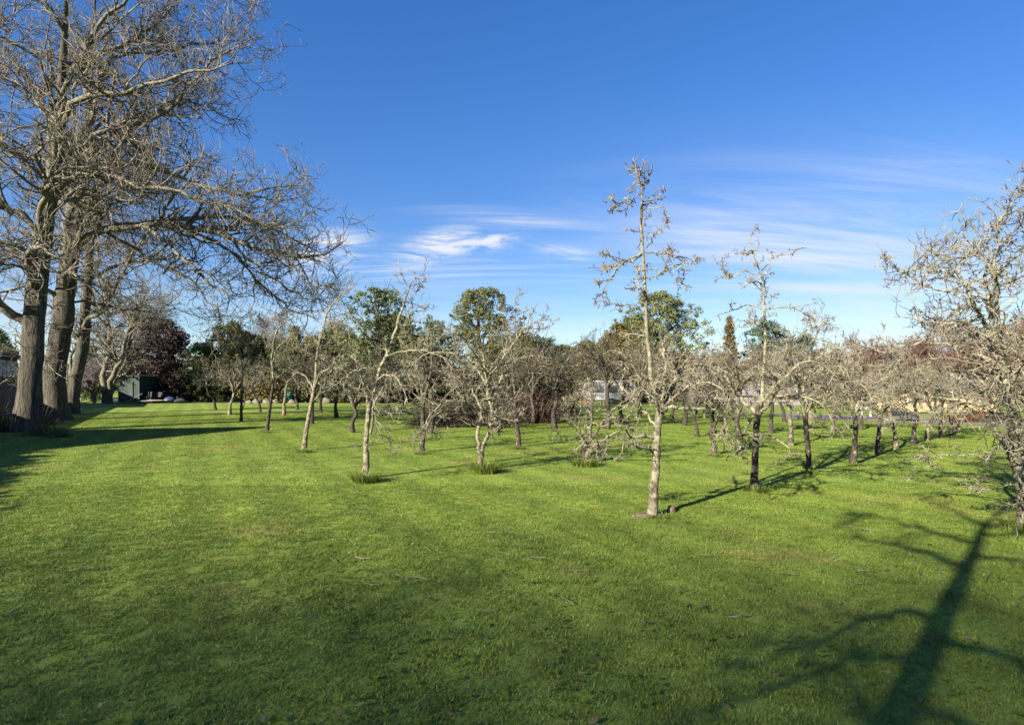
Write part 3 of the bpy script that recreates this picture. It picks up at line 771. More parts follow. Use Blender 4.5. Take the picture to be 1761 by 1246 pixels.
# big tree cut by the right edge of the picture
hand_apple('large pale tree filling the right edge, thick trunk bending left', (1757, 905),
    ([(1762, 912), (1760, 870), (1757, 830), (1748, 795), (1738, 770)], (15, 13, 12.5, 13, 13)),
    [([(1742, 780), (1732, 755, -.1), (1720, 718, -.2), (1706, 670, -.2), (1694, 620, -.2), (1682, 560, -.1), (1664, 500, 0), (1648, 470, 0)], (12, 11.5, 10.5, 8.5, 7, 5.5, 3.5, 1.5)),
     ([(1756, 800), (1775, 740, .2), (1790, 670, .4), (1772, 600, .4), (1752, 540, .4), (1745, 470, .4), (1740, 420, .3)], (10, 9, 8, 7, 5.5, 3.8, 2)),
     ([(1706, 672, -.2), (1690, 640, -.5), (1660, 620, -.8), (1622, 628, -1.0), (1585, 645, -1.1), (1560, 690, -1.1)], (5, 4.2, 3.4, 2.8, 2, 1)),
     ([(1696, 628, -.2), (1665, 592, .2), (1630, 586, .5), (1595, 600, .7), (1565, 590, .8)], (5, 4.3, 3.4, 2.4, 1.1)),
     ([(1684, 566, -.1), (1650, 545, -.3), (1612, 535, -.5), (1578, 545, -.6)], (4, 3.2, 2.3, 1)),
     ([(1666, 505, 0), (1640, 490, .3), (1610, 470, .4), (1585, 450, .4)], (3, 2.3, 1.6, .8)),
     ([(1750, 540, .4), (1720, 500, .1), (1700, 450, -.1), (1704, 400, -.1), (1697, 370, -.1)], (4.5, 3.6, 2.8, 1.9, .9)),
     ([(1745, 480, .4), (1765, 430, .1), (1775, 380, 0), (1764, 320, 0)], (3.4, 2.6, 1.9, .9)),
     ([(1745, 800), (1722, 832, -.3), (1698, 868, -.5), (1668, 902, -.6)], (3.6, 3, 2.4, 1)),
     ([(1700, 690, -.2), (1722, 655, -.7), (1748, 640, -1.0), (1780, 650, -1.2)], (4.5, 3.6, 2.6, 1.2)),
     ([(1758, 720, .1), (1735, 690, .8), (1712, 690, 1.3), (1690, 720, 1.5)], (5, 4, 3, 1.3)),
     ([(1745, 790), (1720, 790, .5), (1690, 800, .8), (1668, 820, .9)], (3, 2.3, 1.7, .8)),
     ([(1755, 830), (1735, 850, .3), (1722, 855, .4)], (2.5, 2, 1)),
     ([(1690, 600, -.2), (1655, 560, -.5), (1625, 500, -.7), (1600, 460, -.7), (1575, 470, -.7)], (5, 4.2, 3.2, 2.2, 1)),
     ([(1730, 750, -.1), (1690, 735, -.6), (1650, 720, -.9), (1610, 735, -1.0)], (4.5, 3.6, 2.6, 1.2)),
     ([(1750, 520, .4), (1728, 470, .6), (1690, 440, .8), (1650, 430, .8)], (4, 3.2, 2.4, 1.1)),
     ([(1715, 700, -.2), (1735, 640, .5), (1728, 570, .8), (1700, 520, .9)], (5, 4, 3, 1.4)),
     ([(1770, 610, .4), (1800, 560, .1), (1840, 520, -.2), (1880, 500, -.3)], (5, 4, 3, 1.4)),
     ([(1785, 680, .3), (1830, 640, .2), (1880, 630, 0), (1930, 660, 0)], (5, 4, 3, 1.4))],
    112, density=1.9, size=0.92, ups=40, spur=0.9, extra=2, sparse=(8, 11, 12, 14))

# the further trees: a few grown kinds, each placed where one stands
PROTO = []


def apple_proto(seed, h, n, spread, r, leader, mats, density=1.0, size=0.85, ups=10, lean=(0, 0)):
    rg = np.random.default_rng(seed)
    trunk, limbs = auto_apple_limbs(rg, h, n, spread, lean, r, leader)
    P, R = stack(limbs)
    gr = apple_levels(P, R, rg, density, size, ups, 0.02, 0.7)
    t = make_tree('apple_tree', '', 'tree', APPLE_GROUP, (0, 0, 0), 0, trunk, limbs, gr, mats, 0.10, rg, 10)
    PROTO.append([t, False])


apple_proto(201, 1.25, 5, 1.25, 0.055, 0.0, MIXED, 1.6, 0.85)
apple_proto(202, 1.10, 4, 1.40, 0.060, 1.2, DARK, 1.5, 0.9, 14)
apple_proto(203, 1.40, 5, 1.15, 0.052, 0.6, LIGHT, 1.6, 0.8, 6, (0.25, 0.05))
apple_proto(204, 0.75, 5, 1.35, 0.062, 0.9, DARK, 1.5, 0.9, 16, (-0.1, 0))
apple_proto(205, 1.30, 4, 1.35, 0.053, 1.3, MIXED, 1.4, 0.9, 8, (0.45, 0.1))
apple_proto(206, 1.00, 5, 1.25, 0.056, 0.3, LIGHT, 1.6, 0.85, 12, (-0.2, 0.1))

R_ = 'right-hand row'
FAR = [  # pixel of the foot, kind, scale, turn, label
    (1467, 797, 0, 0.95, 0.3, 'fourth tree along the right-hand row, dark trunk leaning right'),
    (1509, 782, 4, 0.80, 0.5, 'fifth tree along the right-hand row, trunk tilting to the right'),
    (1541, 772, 2, 0.85, 2.0, 'sixth tree along the right-hand row, stout mottled pale trunk'),
    (1572, 763, 0, 0.88, 1.0, 'seventh tree along the right-hand row, straight and slender'),
    (1594, 757, 5, 0.85, 2.6, 'eighth tree along the right-hand row, whitish leaning trunk'),
    (1617, 752, 2, 0.85, 4.0, 'ninth tree along the right-hand row, partly behind drooping twigs'),
    (1634, 748, 0, 0.80, 5.0, 'tenth tree of the right-hand row, small in the distance'),
    (1650, 744, 5, 0.75, 0.2, 'last and smallest tree at the far end of the right-hand row'),
    (1228, 781, 3, 0.80, 1.4, 'low pale tree forking near the ground, left of the very dark trunk'),
    (1361, 765, 2, 0.90, 3.4, 'pale tree with a forked foot seen just left of the third row tree'),
    (1198, 750, 3, 0.80, 0.0, 'small low-branched tree behind and right of the tall leader'),
    (1271, 750, 0, 0.95, 2.4, 'dark-stemmed tree in the shade just left of the second row tree'),
    (1326, 744, 1, 0.85, 1.2, 'dark tree leaning right in front of the low grey roof'),
    (1432, 742, 5, 0.80, 4.4, 'small tree between the third and fourth row trees, far back'),
    (606, 743, 3, 1.00, 4.6, 'low-forking tree left of the slim leaning tree, arms spread wide'),
    (740, 745, 1, 1.00, 0.8, 'tree in front of the dark brush heap, directly behind the dark forked tree'),
    (855, 743, 0, 1.05, 3.0, 'short-stemmed tree seen between the twin stems and their right neighbour'),
    (954, 737, 1, 1.10, 2.2, 'grey-footed tree standing right of the red brush heap'),
    (1044, 737, 1, 1.18, 0.6, 'stout slanting tree in front of the white caravan'),
    (1177, 731, 0, 1.00, 5.4, 'straight dark tree just right of the tall leader, far back'),
    (1156, 722, 3, 1.00, 3.9, 'small dark tree far behind the tall leader trunk'),
    (1349, 725, 4, 0.95, 3.3, 'small far tree in front of the grey roof, right of the leaning one'),
    (536, 728, 1, 0.95, 1.7, 'dark short trunk half hidden behind the tall curved pale tree'),
    (488, 714, 2, 1.15, 0.9, 'tree with a ruddy orange trunk beside a low cut stub'),
    (579, 717, 1, 1.05, 4.1, 'broad dark tree with a flared foot and one limb reaching left'),
    (672, 717, 4, 1.00, 2.9, 'leaning dark tree right of the slim leaning trunk, mid distance'),
    (917, 728, 1, 1.05, 5.1, 'very dark stout tree in front of the red brush heap'),
    (990, 724, 3, 1.10, 1.1, 'dark v-shaped tree beside the orange box'),
    (395, 713, 5, 1.10, 3.6, 'kinked pale trunk, second tree from the left end of the orchard'),
    (448, 708, 4, 0.95, 2.8, 'thin dark tree leaning left in front of pale stones'),
    (511, 704, 3, 1.05, 0.4, 'far low tree between the ruddy trunk and the curved pale tree'),
    (552, 708, 0, 1.05, 2.0, 'far tree just right of the curved pale trunk'),
    (642, 712, 5, 1.00, 4.9, 'far tree hidden behind the slim leaning trunk'),
    (691, 709, 0, 1.00, 0.1, 'far slender tree left of the dark forked tree, in sunlit grass'),
    (371, 704, 4, 1.00, 3.1, 'leftmost orchard tree, a leaning pale pair of stems'),
    (812, 722, 4, 1.05, 1.9, 'far tree whose trunk rises from behind the dark brush heap'),
    (1101, 718, 0, 1.25, 1.5, 'far tree left of the tall leader, in front of the caravan end'),
    (1262, 722, 1, 1.00, 2.7, 'far dark tree left of the second row tree, before the pale roof'),
    (1212, 718, 5, 1.05, 0.9, 'far pale tree between the tall leader and the second row tree'),
    (1068, 726, 3, 1.15, 2.1, 'low dark tree directly in front of the caravan door'),
    (1016, 714, 2, 1.15, 4.2, 'far pale tree in front of the left end of the caravan'),
    (1393, 727, 2, 1.00, 5.8, 'far tree peeping out right behind the third row tree'),
    (1481, 738, 3, 0.90, 5.3, 'far low tree in front of the white gate'),
]
for x, y, kind, s, rz, lab in FAR:
    p = PROTO[kind]
    t = p[0] if not p[1] else copy_tree(p[0])
    p[1] = True
    g = ground_at(x, y)
    t.location = (g[0], g[1], 0); t.rotation_euler = (0, 0, rz); k = 1.0 if x > 1440 else 1.22
    t.scale = (s * k, s * k, s * k * 1.02)
    t['label'] = lab

# ---------------------------------------------------------------- saplings
def sapling(px, py, h, label, seed):
    rg = np.random.default_rng(seed); g = ground_at(px, py)
    t = empty('sapling', (g[0], g[1], 0)); tag(t, label, 'sapling', 'young saplings in the grass')
    tr = smooth_line([(0, 0, -.03), (.02, 0, h * .5), (-.02, .02, h)], (.018, .013, .006), 10, .004, rg)
    link('trunk', tube_mesh('trunk', [(tr[0][None], tr[1][None], 6)]), MATS['bark_apple_dark'], t)
    a = grow(tr[0][None], tr[1][None], 12, rg, .35, 1, 50, 10, h * .35, .3, 5, .05, .15, .6, .01, .4, .004)
    b = grow(*a, 60, rg, .2, 1, 50, 12, h * .12, .2, 3, .03, .2, .7, .006, .5, .004)
    link('crown', tube_mesh('crown', [(*a, 3), (*b, 3)]), MATS['twig_apple_dark'], t)


sapling(1413, 757, 0.9, 'thin dark sapling standing alone right of the third row tree', 31)
sapling(1244, 779, 0.85, 'thin dark sapling left of the second row tree', 32)

# ---------------------------------------------------------------- the great bare walnut trees on the left
WALNUT_GROUP = 'great bare trees along the left fence'


def walnut(label, base, trunk_px, limb_px, seed, n_auto=9, auto_len=6.0, auto_t=(0.45, 0.95), n2=110, n3=900, n4=5200, n5=7000, tw=1.0, mats=('bark_walnut', 'limb_walnut', 'twig_walnut'), down=0.0):
    rg = np.random.default_rng(seed)
    g = ground_at(*base); Y = g[1]; k = Y / F

    def loc(p):
        w = at(p[0], p[1], Y) - np.array([g[0], g[1], 0]); w[1] += p[2] if len(p) > 2 else 0.0
        return w
    pts = [loc(p) for p in trunk_px[0]]; pts[0][2] = -0.1
    trunk = smooth_line(pts, [r * k * 0.60 for r in trunk_px[1]], 34, 0.02, rg)
    trunk[1][:4] *= np.array([1.22, 1.10, 1.04, 1.01])
    limbs = [smooth_line([loc(p) for p in q], [r * k * 0.62 for r in rad], 14, 0.07, rg) for q, rad in limb_px]
    a0 = rg.uniform(0, 6.28)
    for i in range(n_auto):
        t = auto_t[0] + (auto_t[1] - auto_t[0]) * (i + 0.5) / n_auto
        j = int(t * 33); st = trunk[0][j]; r0 = trunk[1][j] * 0.42
        az = a0 + i * 2.4 + rg.normal(0, .2); L = auto_len * (1.15 - 0.5 * t) * rg.uniform(.85, 1.15)
        d = np.array([math.cos(az), math.sin(az), 0]); e = 0.30 + 0.75 * t
        limbs.append(smooth_line([st, st + d * L * .3 + [0, 0, L * .3 * e], st + d * L * .62 + [0, 0, L * .5 * e] + rg.normal(0, .3, 3), st + d * L * .95 + [0, 0, L * .62 * e] + rg.normal(0, .4, 3)],
                                 (r0, r0 * .72, r0 * .45, r0 * .18), 14, 0.05, rg))
    P, R = stack(limbs)
    a = grow(P, R, n2, rg, 0.2, 1.0, 50, 14, 3.0 * tw, 0.45, 9, 0.05, 0.24, 0.6, 0.09, 0.36, 0.024, 0.35, down)
    b = grow(*a, n3, rg, 0.12, 1.0, 52, 16, 1.5 * tw, 0.35, 7, 0.06, 0.30, 0.62, 0.038, 0.50, 0.0165, 0.2, down)
    b2 = grow(P, R, n3 // 4, rg, 0.3, 1.0, 58, 16, 1.5 * tw, 0.4, 7, 0.06, 0.30, 0.5, 0.038, 0.50, 0.0165, 0.2, down)
    bb = (np.concatenate([b[0], b2[0]]), np.concatenate([b[1], b2[1]]))
    c = grow(*bb, n4, rg, 0.12, 1.0, 50, 16, 0.66 * tw, 0.25, 4, 0.09, 0.30, 0.7, 0.017, 0.60, 0.0112, 0.2)
    d = grow(*c, n5, rg, 0.25, 1.0, 44, 14, 0.26 * tw, 0.15, 2, 0.12, 0.25, 0.9, 0.0115, 0.75, 0.0090, 0.4)
    gr = [(*a, 5), (*bb, 3), (*c, 3), (*d, 3)]
    return make_tree('bare_tree', label, 'tree', WALNUT_GROUP, (g[0], g[1], 0), 0, trunk, limbs, gr, mats, 0.11, rg, 18)


walnut('nearest of the great bare trees, thick straight furrowed trunk at the left edge', (48, 741),
    ([(47, 748), (50, 700), (54, 640), (58, 580), (62, 520), (68, 460), (76, 410), (86, 350), (95, 290), (100, 220), (106, 140), (112, 50), (116, -60), (118, -180)],
     (37, 32, 28.5, 27, 26.5, 25, 20, 16.5, 15, 12.5, 10, 7.5, 5, 2)),
    [([(66, 470), (54, 420, .5), (40, 360, 1.0), (30, 290, 1.4), (28, 210, 1.6), (20, 120, 1.8), (10, 20, 2)], (17, 15, 13, 11, 8.5, 6, 3)),
     ([(64, 500), (95, 472, -1.2), (145, 452, -2.2), (195, 462, -3.0), (240, 490, -3.4)], (8, 7, 5.5, 4, 1.6)),
     ([(76, 415), (112, 378, -1.0), (150, 352, -1.8), (200, 345, -2.4), (250, 355, -2.8)], (9, 8, 6.5, 4.5, 1.8)),
     ([(72, 440), (45, 425, -1.2), (15, 430, -2.0), (-20, 450, -2.4)], (7, 6, 4.5, 2)),
     ([(58, 548), (25, 560, .8), (-5, 575, 1.2), (-40, 570, 1.5)], (6, 5, 4, 2)),
     ([(52, 560), (30, 525, -.6), (5, 498, -1.2), (-40, 470, -1.8), (-90, 420, -2)], (14, 12, 10, 7, 3)),
     ([(60, 478), (35, 455, .8), (-5, 432, 1.5), (-60, 400, 2)], (9, 8, 6, 3)),
     ([(78, 405), (45, 375, -.5), (5, 352, -1), (-50, 320, -1.4)], (9, 8, 6, 3)),
     ([(88, 345), (118, 290, .2), (135, 268, .2), (180, 276, .2), (240, 278, .4), (320, 305, .6), (410, 318, .8), (505, 300, 1)], (11, 10.5, 10, 9, 7.5, 6, 4, 1.6)),
     ([(134, 268, .2), (142, 225, .5), (158, 205, .7), (205, 188, 1), (255, 160, 1.2), (290, 110, 1.3), (340, 70, 1.3), (410, 25, 1.3)], (8.5, 8, 7.5, 6.5, 5.5, 4.5, 3.2, 1.4)),
     ([(96, 285), (140, 245, -1), (210, 225, -2), (300, 225, -2.8), (390, 215, -3.2), (480, 205, -3.4)], (8, 7.5, 6.5, 5, 3.5, 1.4)),
     ([(102, 205), (150, 150, -.8), (210, 100, -1.4), (270, 40, -1.6), (320, -40, -1.6)], (7.5, 6.5, 5, 3.5, 1.6)),
     ([(106, 140), (140, 70, 1), (190, 10, 1.8), (240, -60, 2.2)], (6.5, 5.5, 4, 2)),
     ([(98, 240), (60, 180, .6), (20, 130, 1.2), (-30, 80, 1.4)], (7, 6, 4.5, 2)),
     ([(92, 320), (150, 330, -1.2), (230, 340, -2.2), (320, 360, -2.8), (400, 385, -3.0), (470, 400, -3.0)], (8, 7.5, 6.2, 4.8, 3.2, 1.4)),
     ([(112, 60), (90, -10, -.8), (60, -90, -1.2)], (4.5, 3.4, 1.6)),
     ([(330, 306, .6), (390, 350, .2), (450, 385, -.2), (520, 398, -.4)], (3.6, 3, 2.2, 1)),
     ([(108, 110), (180, 40, 2), (260, -10, 3), (350, -40, 3.4)], (5.5, 4.6, 3.4, 1.6))],
    301, n_auto=9, auto_len=6.5, n2=220, n3=1450, n4=6200, n5=6400, tw=1.0)

walnut('second great bare tree, massive leaning trunk with long low limbs sweeping right', (96, 722),
    ([(98, 730), (94, 690), (93, 650), (99, 600), (108, 550), (113, 500), (118, 460), (128, 410), (134, 360), (142, 300), (150, 230), (155, 150), (160, 60), (165, -40)],
     (33, 27, 25, 25, 26, 25, 23, 18, 14, 11, 9, 6.5, 4.5, 2)),
    [([(119, 452), (140, 400, -.8), (165, 340, -1.4), (190, 270, -1.8), (225, 190, -2), (250, 110, -2)], (15, 13, 11, 8.5, 5.5, 2.5)),
     ([(112, 520), (85, 490, -.8), (70, 455, -1.2), (60, 420, -1.4)], (7, 6, 4.5, 2)),
     ([(115, 500), (150, 482, -1.4), (190, 488, -2.2), (235, 515, -2.6), (262, 545, -2.8)], (6.5, 5.5, 4.5, 3, 1.4)),
     ([(120, 450), (150, 425, -.4), (200, 405, -.8), (262, 398, -1), (330, 396, -1), (400, 412, -1), (470, 440, -1), (545, 450, -1), (600, 430, -1)], (13, 12, 10.5, 9.5, 8, 6.5, 5, 3.2, 1.5)),
     ([(128, 415), (165, 385, .8), (215, 365, 1.6), (290, 350, 2.2), (370, 352, 2.6), (440, 375, 2.8), (510, 405, 3)], (10, 9, 8, 6.5, 5, 3.4, 1.4)),
     ([(265, 398, -1), (310, 420, -1.8), (360, 455, -2.4), (410, 500, -2.8), (455, 530, -3)], (5.5, 5, 4.2, 3, 1.4)),
     ([(400, 412, -1), (450, 462, -.4), (500, 500, 0), (545, 520, 0)], (4, 3.4, 2.4, 1)),
     ([(120, 468), (85, 430, 1), (50, 410, 1.8)], (7, 5, 2)),
     ([(136, 345), (180, 300, -1.2), (240, 260, -2), (310, 235, -2.4), (390, 245, -2.6)], (8, 7, 5.5, 4, 1.8)),
     ([(112, 520), (140, 515, 1), (170, 528, 1.6), (200, 520, 2)], (3.5, 3, 2.2, 1)),
     ([(330, 396, -1), (385, 430, .6), (430, 480, 1.4), (470, 520, 1.8), (520, 540, 2)], (4.5, 4, 3.2, 2.2, 1)),
     ([(200, 405, -.8), (250, 440, .4), (300, 470, 1), (345, 520, 1.2), (372, 560, 1.2)], (4.5, 4, 3.2, 2.2, 1)),
     ([(470, 440, -1), (520, 470, -1.6), (570, 500, -2), (602, 520, -2)], (3, 2.6, 1.8, .9))],
    302, n_auto=6, auto_len=7.0, n2=180, n3=1200, n4=5000, n5=5000, tw=1.06)

walnut('third great bare tree, forked trunk leaning right behind the massive one', (122, 712),
    ([(122, 718), (126, 680), (133, 640), (141, 600), (146, 560), (149, 510), (152, 460), (158, 400), (170, 330), (182, 250), (190, 160)],
     (20, 16, 15, 14.5, 13.5, 12, 11, 9, 7, 4.5, 2)),
    [([(140, 575), (165, 552, -.6), (195, 535, -1), (225, 500, -1.2), (250, 450, -1.2), (280, 400, -1.2)], (6, 5.5, 5, 4.2, 3, 1.4)),
     ([(124, 655), (110, 620, .5), (120, 590, .8), (112, 560, 1)], (5, 4.2, 3.4, 1.8)),
     ([(150, 480), (185, 450, 1), (230, 440, 1.8), (275, 460, 2.2)], (5, 4.2, 3, 1.4)),
     ([(156, 420), (200, 370, -1), (260, 340, -1.6), (320, 330, -2)], (5, 4.2, 3, 1.4)),
     ([(144, 590), (130, 555, -.8), (118, 530, -1.2)], (4, 3, 1.5))],
    303, n_auto=5, auto_len=5.5, auto_t=(0.55, .95), n2=90, n3=620, n4=2500, n5=2200, tw=1.1)

walnut('smaller far bare tree with several stems spreading from one foot, by the shed', (184, 694),
    ([(185, 697), (184, 685), (183, 672)], (15, 12.5, 12)),
    [([(181, 676), (179, 640), (185, 610), (188, 570), (184, 530), (190, 480)], (8, 6.5, 5.5, 4.5, 3.2, 1.4)),
     ([(185, 678), (196, 655), (208, 625, .5), (212, 580, .8), (225, 530, 1), (232, 480, 1)], (7, 6, 5, 4, 2.8, 1.2)),
     ([(187, 680), (205, 650, -.8), (225, 620, -1.2), (240, 580, -1.6), (262, 540, -1.8), (280, 500, -1.8)], (8, 7, 5.6, 4.6, 3.2, 1.4)),
     ([(186, 612), (172, 592, 1), (158, 575, 1.6), (150, 552, 2)], (4, 3.4, 2.6, 1.2)),
     ([(238, 585, -1.6), (262, 565, -2), (290, 548, -2.2), (318, 560, -2.4)], (2.6, 2.2, 1.6, .8)),
     ([(210, 600, .7), (235, 560, 1.6), (262, 520, 2), (300, 480, 2.2)], (3, 2.5, 1.8, .9)),
     ([(188, 565), (172, 530, -1.2), (165, 490, -1.6)], (3, 2.2, 1))],
    304, n_auto=0, n2=90, n3=560, n4=2000, n5=1400, tw=1.2)


# ---------------------------------------------------------------- leafy background trees and shrubs
def leaf_cloud(rg, prof, n_cl, per, lsize, cl_r, fill=0.45, drop=0.0, flat=0.5):
    """clumps of leaves spread through a crown volume. prof(t)-> relative radius at relative height t"""
    t = rg.random(n_cl); a = rg.uniform(0, 6.283, n_cl)
    ph = rg.uniform(0, 6.28, 3)
    lob = 1 + 0.20 * np.sin(3 * a + 5 * t + ph[0]) + 0.16 * np.sin(5 * a - 9 * t + ph[1]) + 0.12 * np.sin(7 * a + 14 * t + ph[2])
    rr = prof(t) * lob * (fill * .6 + (1 - fill * .6) * rg.random(n_cl) ** 0.6)
    c = np.stack([rr * np.cos(a), rr * np.sin(a), t], 1)
    return c


def leaves_mesh(name, C, rad, per, lsize, rg, droop=0.0, elong=1.5, outward=None):
    n = len(C) * per
    ctr = np.repeat(C, per, 0); rd = np.repeat(rad, per)
    off = rg.normal(0, 1, (n, 3)); off = unit(off) * (rg.random(n) ** 0.5)[:, None] * rd[:, None]
    off[:, 2] *= 0.75
    p = ctr + off; p[:, 2] -= droop * rg.random(n)
    nrm = unit(unit(off) * 0.8 + rg.normal(0, .75, (n, 3)) + np.array([0, 0, .35]))
    tv = rg.normal(0, 1, (n, 3)); tv[:, 2] -= droop * 2
    T = unit(tv - nrm * (tv * nrm).sum(1, keepdims=True)); B = np.cross(nrm, T)
    s = lsize * rg.uniform(.6, 1.35, n)[:, None]
    w = s / elong
    V = np.stack([p - T * s * .5, p + B * w * .5, p + T * s * .5 + nrm * s * .08, p - B * w * .5], 1).reshape(-1, 3)
    idx = np.arange(n * 4).reshape(n, 4)
    return np_mesh(name, V, [idx], smooth=False)


PROFILES = {
    'round': lambda t: np.sqrt(np.clip(1 - ((t - .45) / .56) ** 2, .02, 1)),
    'dome': lambda t: np.sqrt(np.clip(1 - ((t - .30) / .71) ** 2, .02, 1)),
    'cone': lambda t: np.clip(1.02 - t, .03, 1) ** 0.85,
    'column': lambda t: (0.80 + 0.22 * np.sin(t * 3.3)) * np.clip((1.04 - t) / .20, .10, 1) ** 0.5,
}


def leafy(name, label, cat, px, base_y, top_y, w_px, Y, mat, seed, prof='round', low=0.12, n_cl=260, per=55, lsize=0.20, cl=0.6, group=None, stem='bark_apple_dark', fill=.4, droop=0.0, elong=1.5, dx=0.0, depth=1.0, share=None):
    rg = np.random.default_rng(seed)
    g = at(px, 0, Y); H = CAM_H - (top_y - HOR) / F * Y; Wd = w_px / F * Y / 2
    key = (share, seed % 3) if share else None
    if key in LEAF_CACHE:
        src, H0, W0 = LEAF_CACHE[key]
        t = copy_tree(src); t.name = name; t.location = (g[0], Y, 0); t.scale = (Wd / W0, Wd / W0, H / H0); t.rotation_euler = (0, 0, seed * 1.3)
        tag(t, label, cat, group); recolour(t, {'crown': mat})
        return t
    t = empty(name, (g[0], Y, 0)); tag(t, label, cat, group)
    if key: LEAF_CACHE[key] = (t, H, Wd)
    c = leaf_cloud(rg, PROFILES[prof], n_cl, per, lsize, cl, fill)
    z0 = low * H
    C = np.stack([c[:, 0] * Wd * .92 + dx * c[:, 2], c[:, 1] * Wd * .92 * depth, z0 + c[:, 2] * (H - z0 - cl * .4)], 1)
    C[:, 2] = np.maximum(C[:, 2], cl * .5)
    rad = cl * rg.uniform(.35, 1.15, n_cl)
    link('crown', leaves_mesh('crown', C, rad, per, lsize, rg, droop, elong), MATS[mat], t)
    r0 = 0.022 * H + 0.03
    tr = smooth_line([(0, 0, -.1), (.05 * Wd, 0, H * .3), (-.04 * Wd, .05, H * .6), (0, 0, H * .88)], (r0 * 1.3, r0, r0 * .6, r0 * .15), 12, .03, rg)
    link('trunk', tube_mesh('trunk', [(tr[0][None], tr[1][None], 8)], .06, rg), MATS[stem], t)
    br = grow(tr[0][None], tr[1][None], 26, rg, .18, .95, 52, 12, Wd * 1.0, .45, 7, .05, .14, .6, .12, .25, .012)
    br2 = grow(*br, 140, rg, .25, 1, 45, 14, Wd * .4, .3, 5, .04, .2, .6, .04, .3, .008)
    link('branches', tube_mesh('branches', [(*br, 4), (*br2, 3)]), MATS[stem], t)
    return t


BARE_CACHE, LEAF_CACHE = {}, {}


def recolour(t, mats):
    for o in t.children:
        m = mats.get(o.name.split('.')[0])
        if m: o.material_slots[0].link = 'OBJECT'; o.material_slots[0].material = MATS[m]


def bare_far(name, label, px, top_y, w_px, Y, mat, seed, cat='tree', group=None, n2=34, n3=420, n4=2000, up=.10, stems=1, spread=1.0):
    g = at(px, 0, Y); H = CAM_H - (top_y - HOR) / F * Y; Wd = w_px / F * Y / 2
    key = (stems, seed % 3, up)
    if key in BARE_CACHE:
        src, H0, W0 = BARE_CACHE[key]
        t = copy_tree(src); t.name = name; t.location = (g[0], Y, 0); t.scale = (Wd / W0, Wd / W0, H / H0); t.rotation_euler = (0, 0, seed * 1.7)
        tag(t, label, cat, group); recolour(t, {'crown': mat})
        return t
    rg = np.random.default_rng(seed)
    t = empty(name, (g[0], Y, 0)); tag(t, label, cat, group)
    lines = []
    for s in range(stems):
        d = rg.normal(0, 1, 2); d = d / np.linalg.norm(d) * Wd * .55 * (s > 0) * spread
        r0 = 0.016 * H + .03
        lines.append(smooth_line([(0, 0, -.1), (d[0] * .3, d[1] * .3, H * .35), (d[0] * .7, d[1] * .7, H * .65), (d[0], d[1], H * .9)], (r0 * 1.2, r0 * .85, r0 * .5, r0 * .12), 14, .03, rg))
    P, R = stack(lines)
    for l in lines: link('trunk' if l is lines[0] else 'stem', tube_mesh('trunk', [(l[0][None], l[1][None], 8)], .05, rg), MATS['limb_walnut'], t)
    a = grow(P, R, n2, rg, .12, .95, 42, 12, Wd * 1.25, .45, 7, up, .14, .55, .10, .3, .022)
    b = grow(*a, n3, rg, .12, 1, 40, 14, Wd * .5, .35, 5, up, .18, .6, .035, .5, .016)
    c = grow(*b, n4, rg, .15, 1, 38, 14, Wd * .22, .25, 3, up, .22, .7, .018, .7, .0135)
    link('crown', tube_mesh('crown', [(*a, 4), (*b, 3), (*c, 3)]), MATS[mat], t)
    BARE_CACHE[key] = (t, H, Wd)
    return t


HB = 'evergreen trees and shrubs along the far boundary'
leafy('evergreen_tree', 'dark evergreen showing above the slate blue house', 'tree', -18, 0, 562, 85, 62, 'leaf_evergreen', 401, 'round', .2, 200, 50, .25, .8, HB)
leafy('garden_shrub', 'light green shrub above the fence, seen between the bare trunks', 'shrub', 158, 0, 594, 66, 54, 'leaf_fresh', 402, 'dome', .05, 200, 50, .18, .55, HB)
bare_far('bare_shrub', 'bare twiggy shrub leaning over the fence below the light green one', 162, 628, 80, 51, 'twig_grey', 403, 'shrub', None, 26, 300, 1800, .03, 3)
leafy('copper_tree', 'dark copper-leaved tree behind the green shed', 'tree', 276, 0, 547, 128, 57, 'leaf_copper', 404, 'round', .05, 420, 60, .20, .75, None, fill=.25)
leafy('copper_shrub', 'low dark purple shrub at the foot of the copper tree', 'shrub', 300, 0, 620, 70, 54.5, 'leaf_copper', 405, 'dome', .02, 160, 45, .18, .5)
leafy('pale_shrub', 'tall pale green shrub right of the copper tree', 'shrub', 352, 0, 588, 66, 55, 'leaf_fresh', 406, 'round', .02, 260, 50, .18, .55, HB, fill=.3)
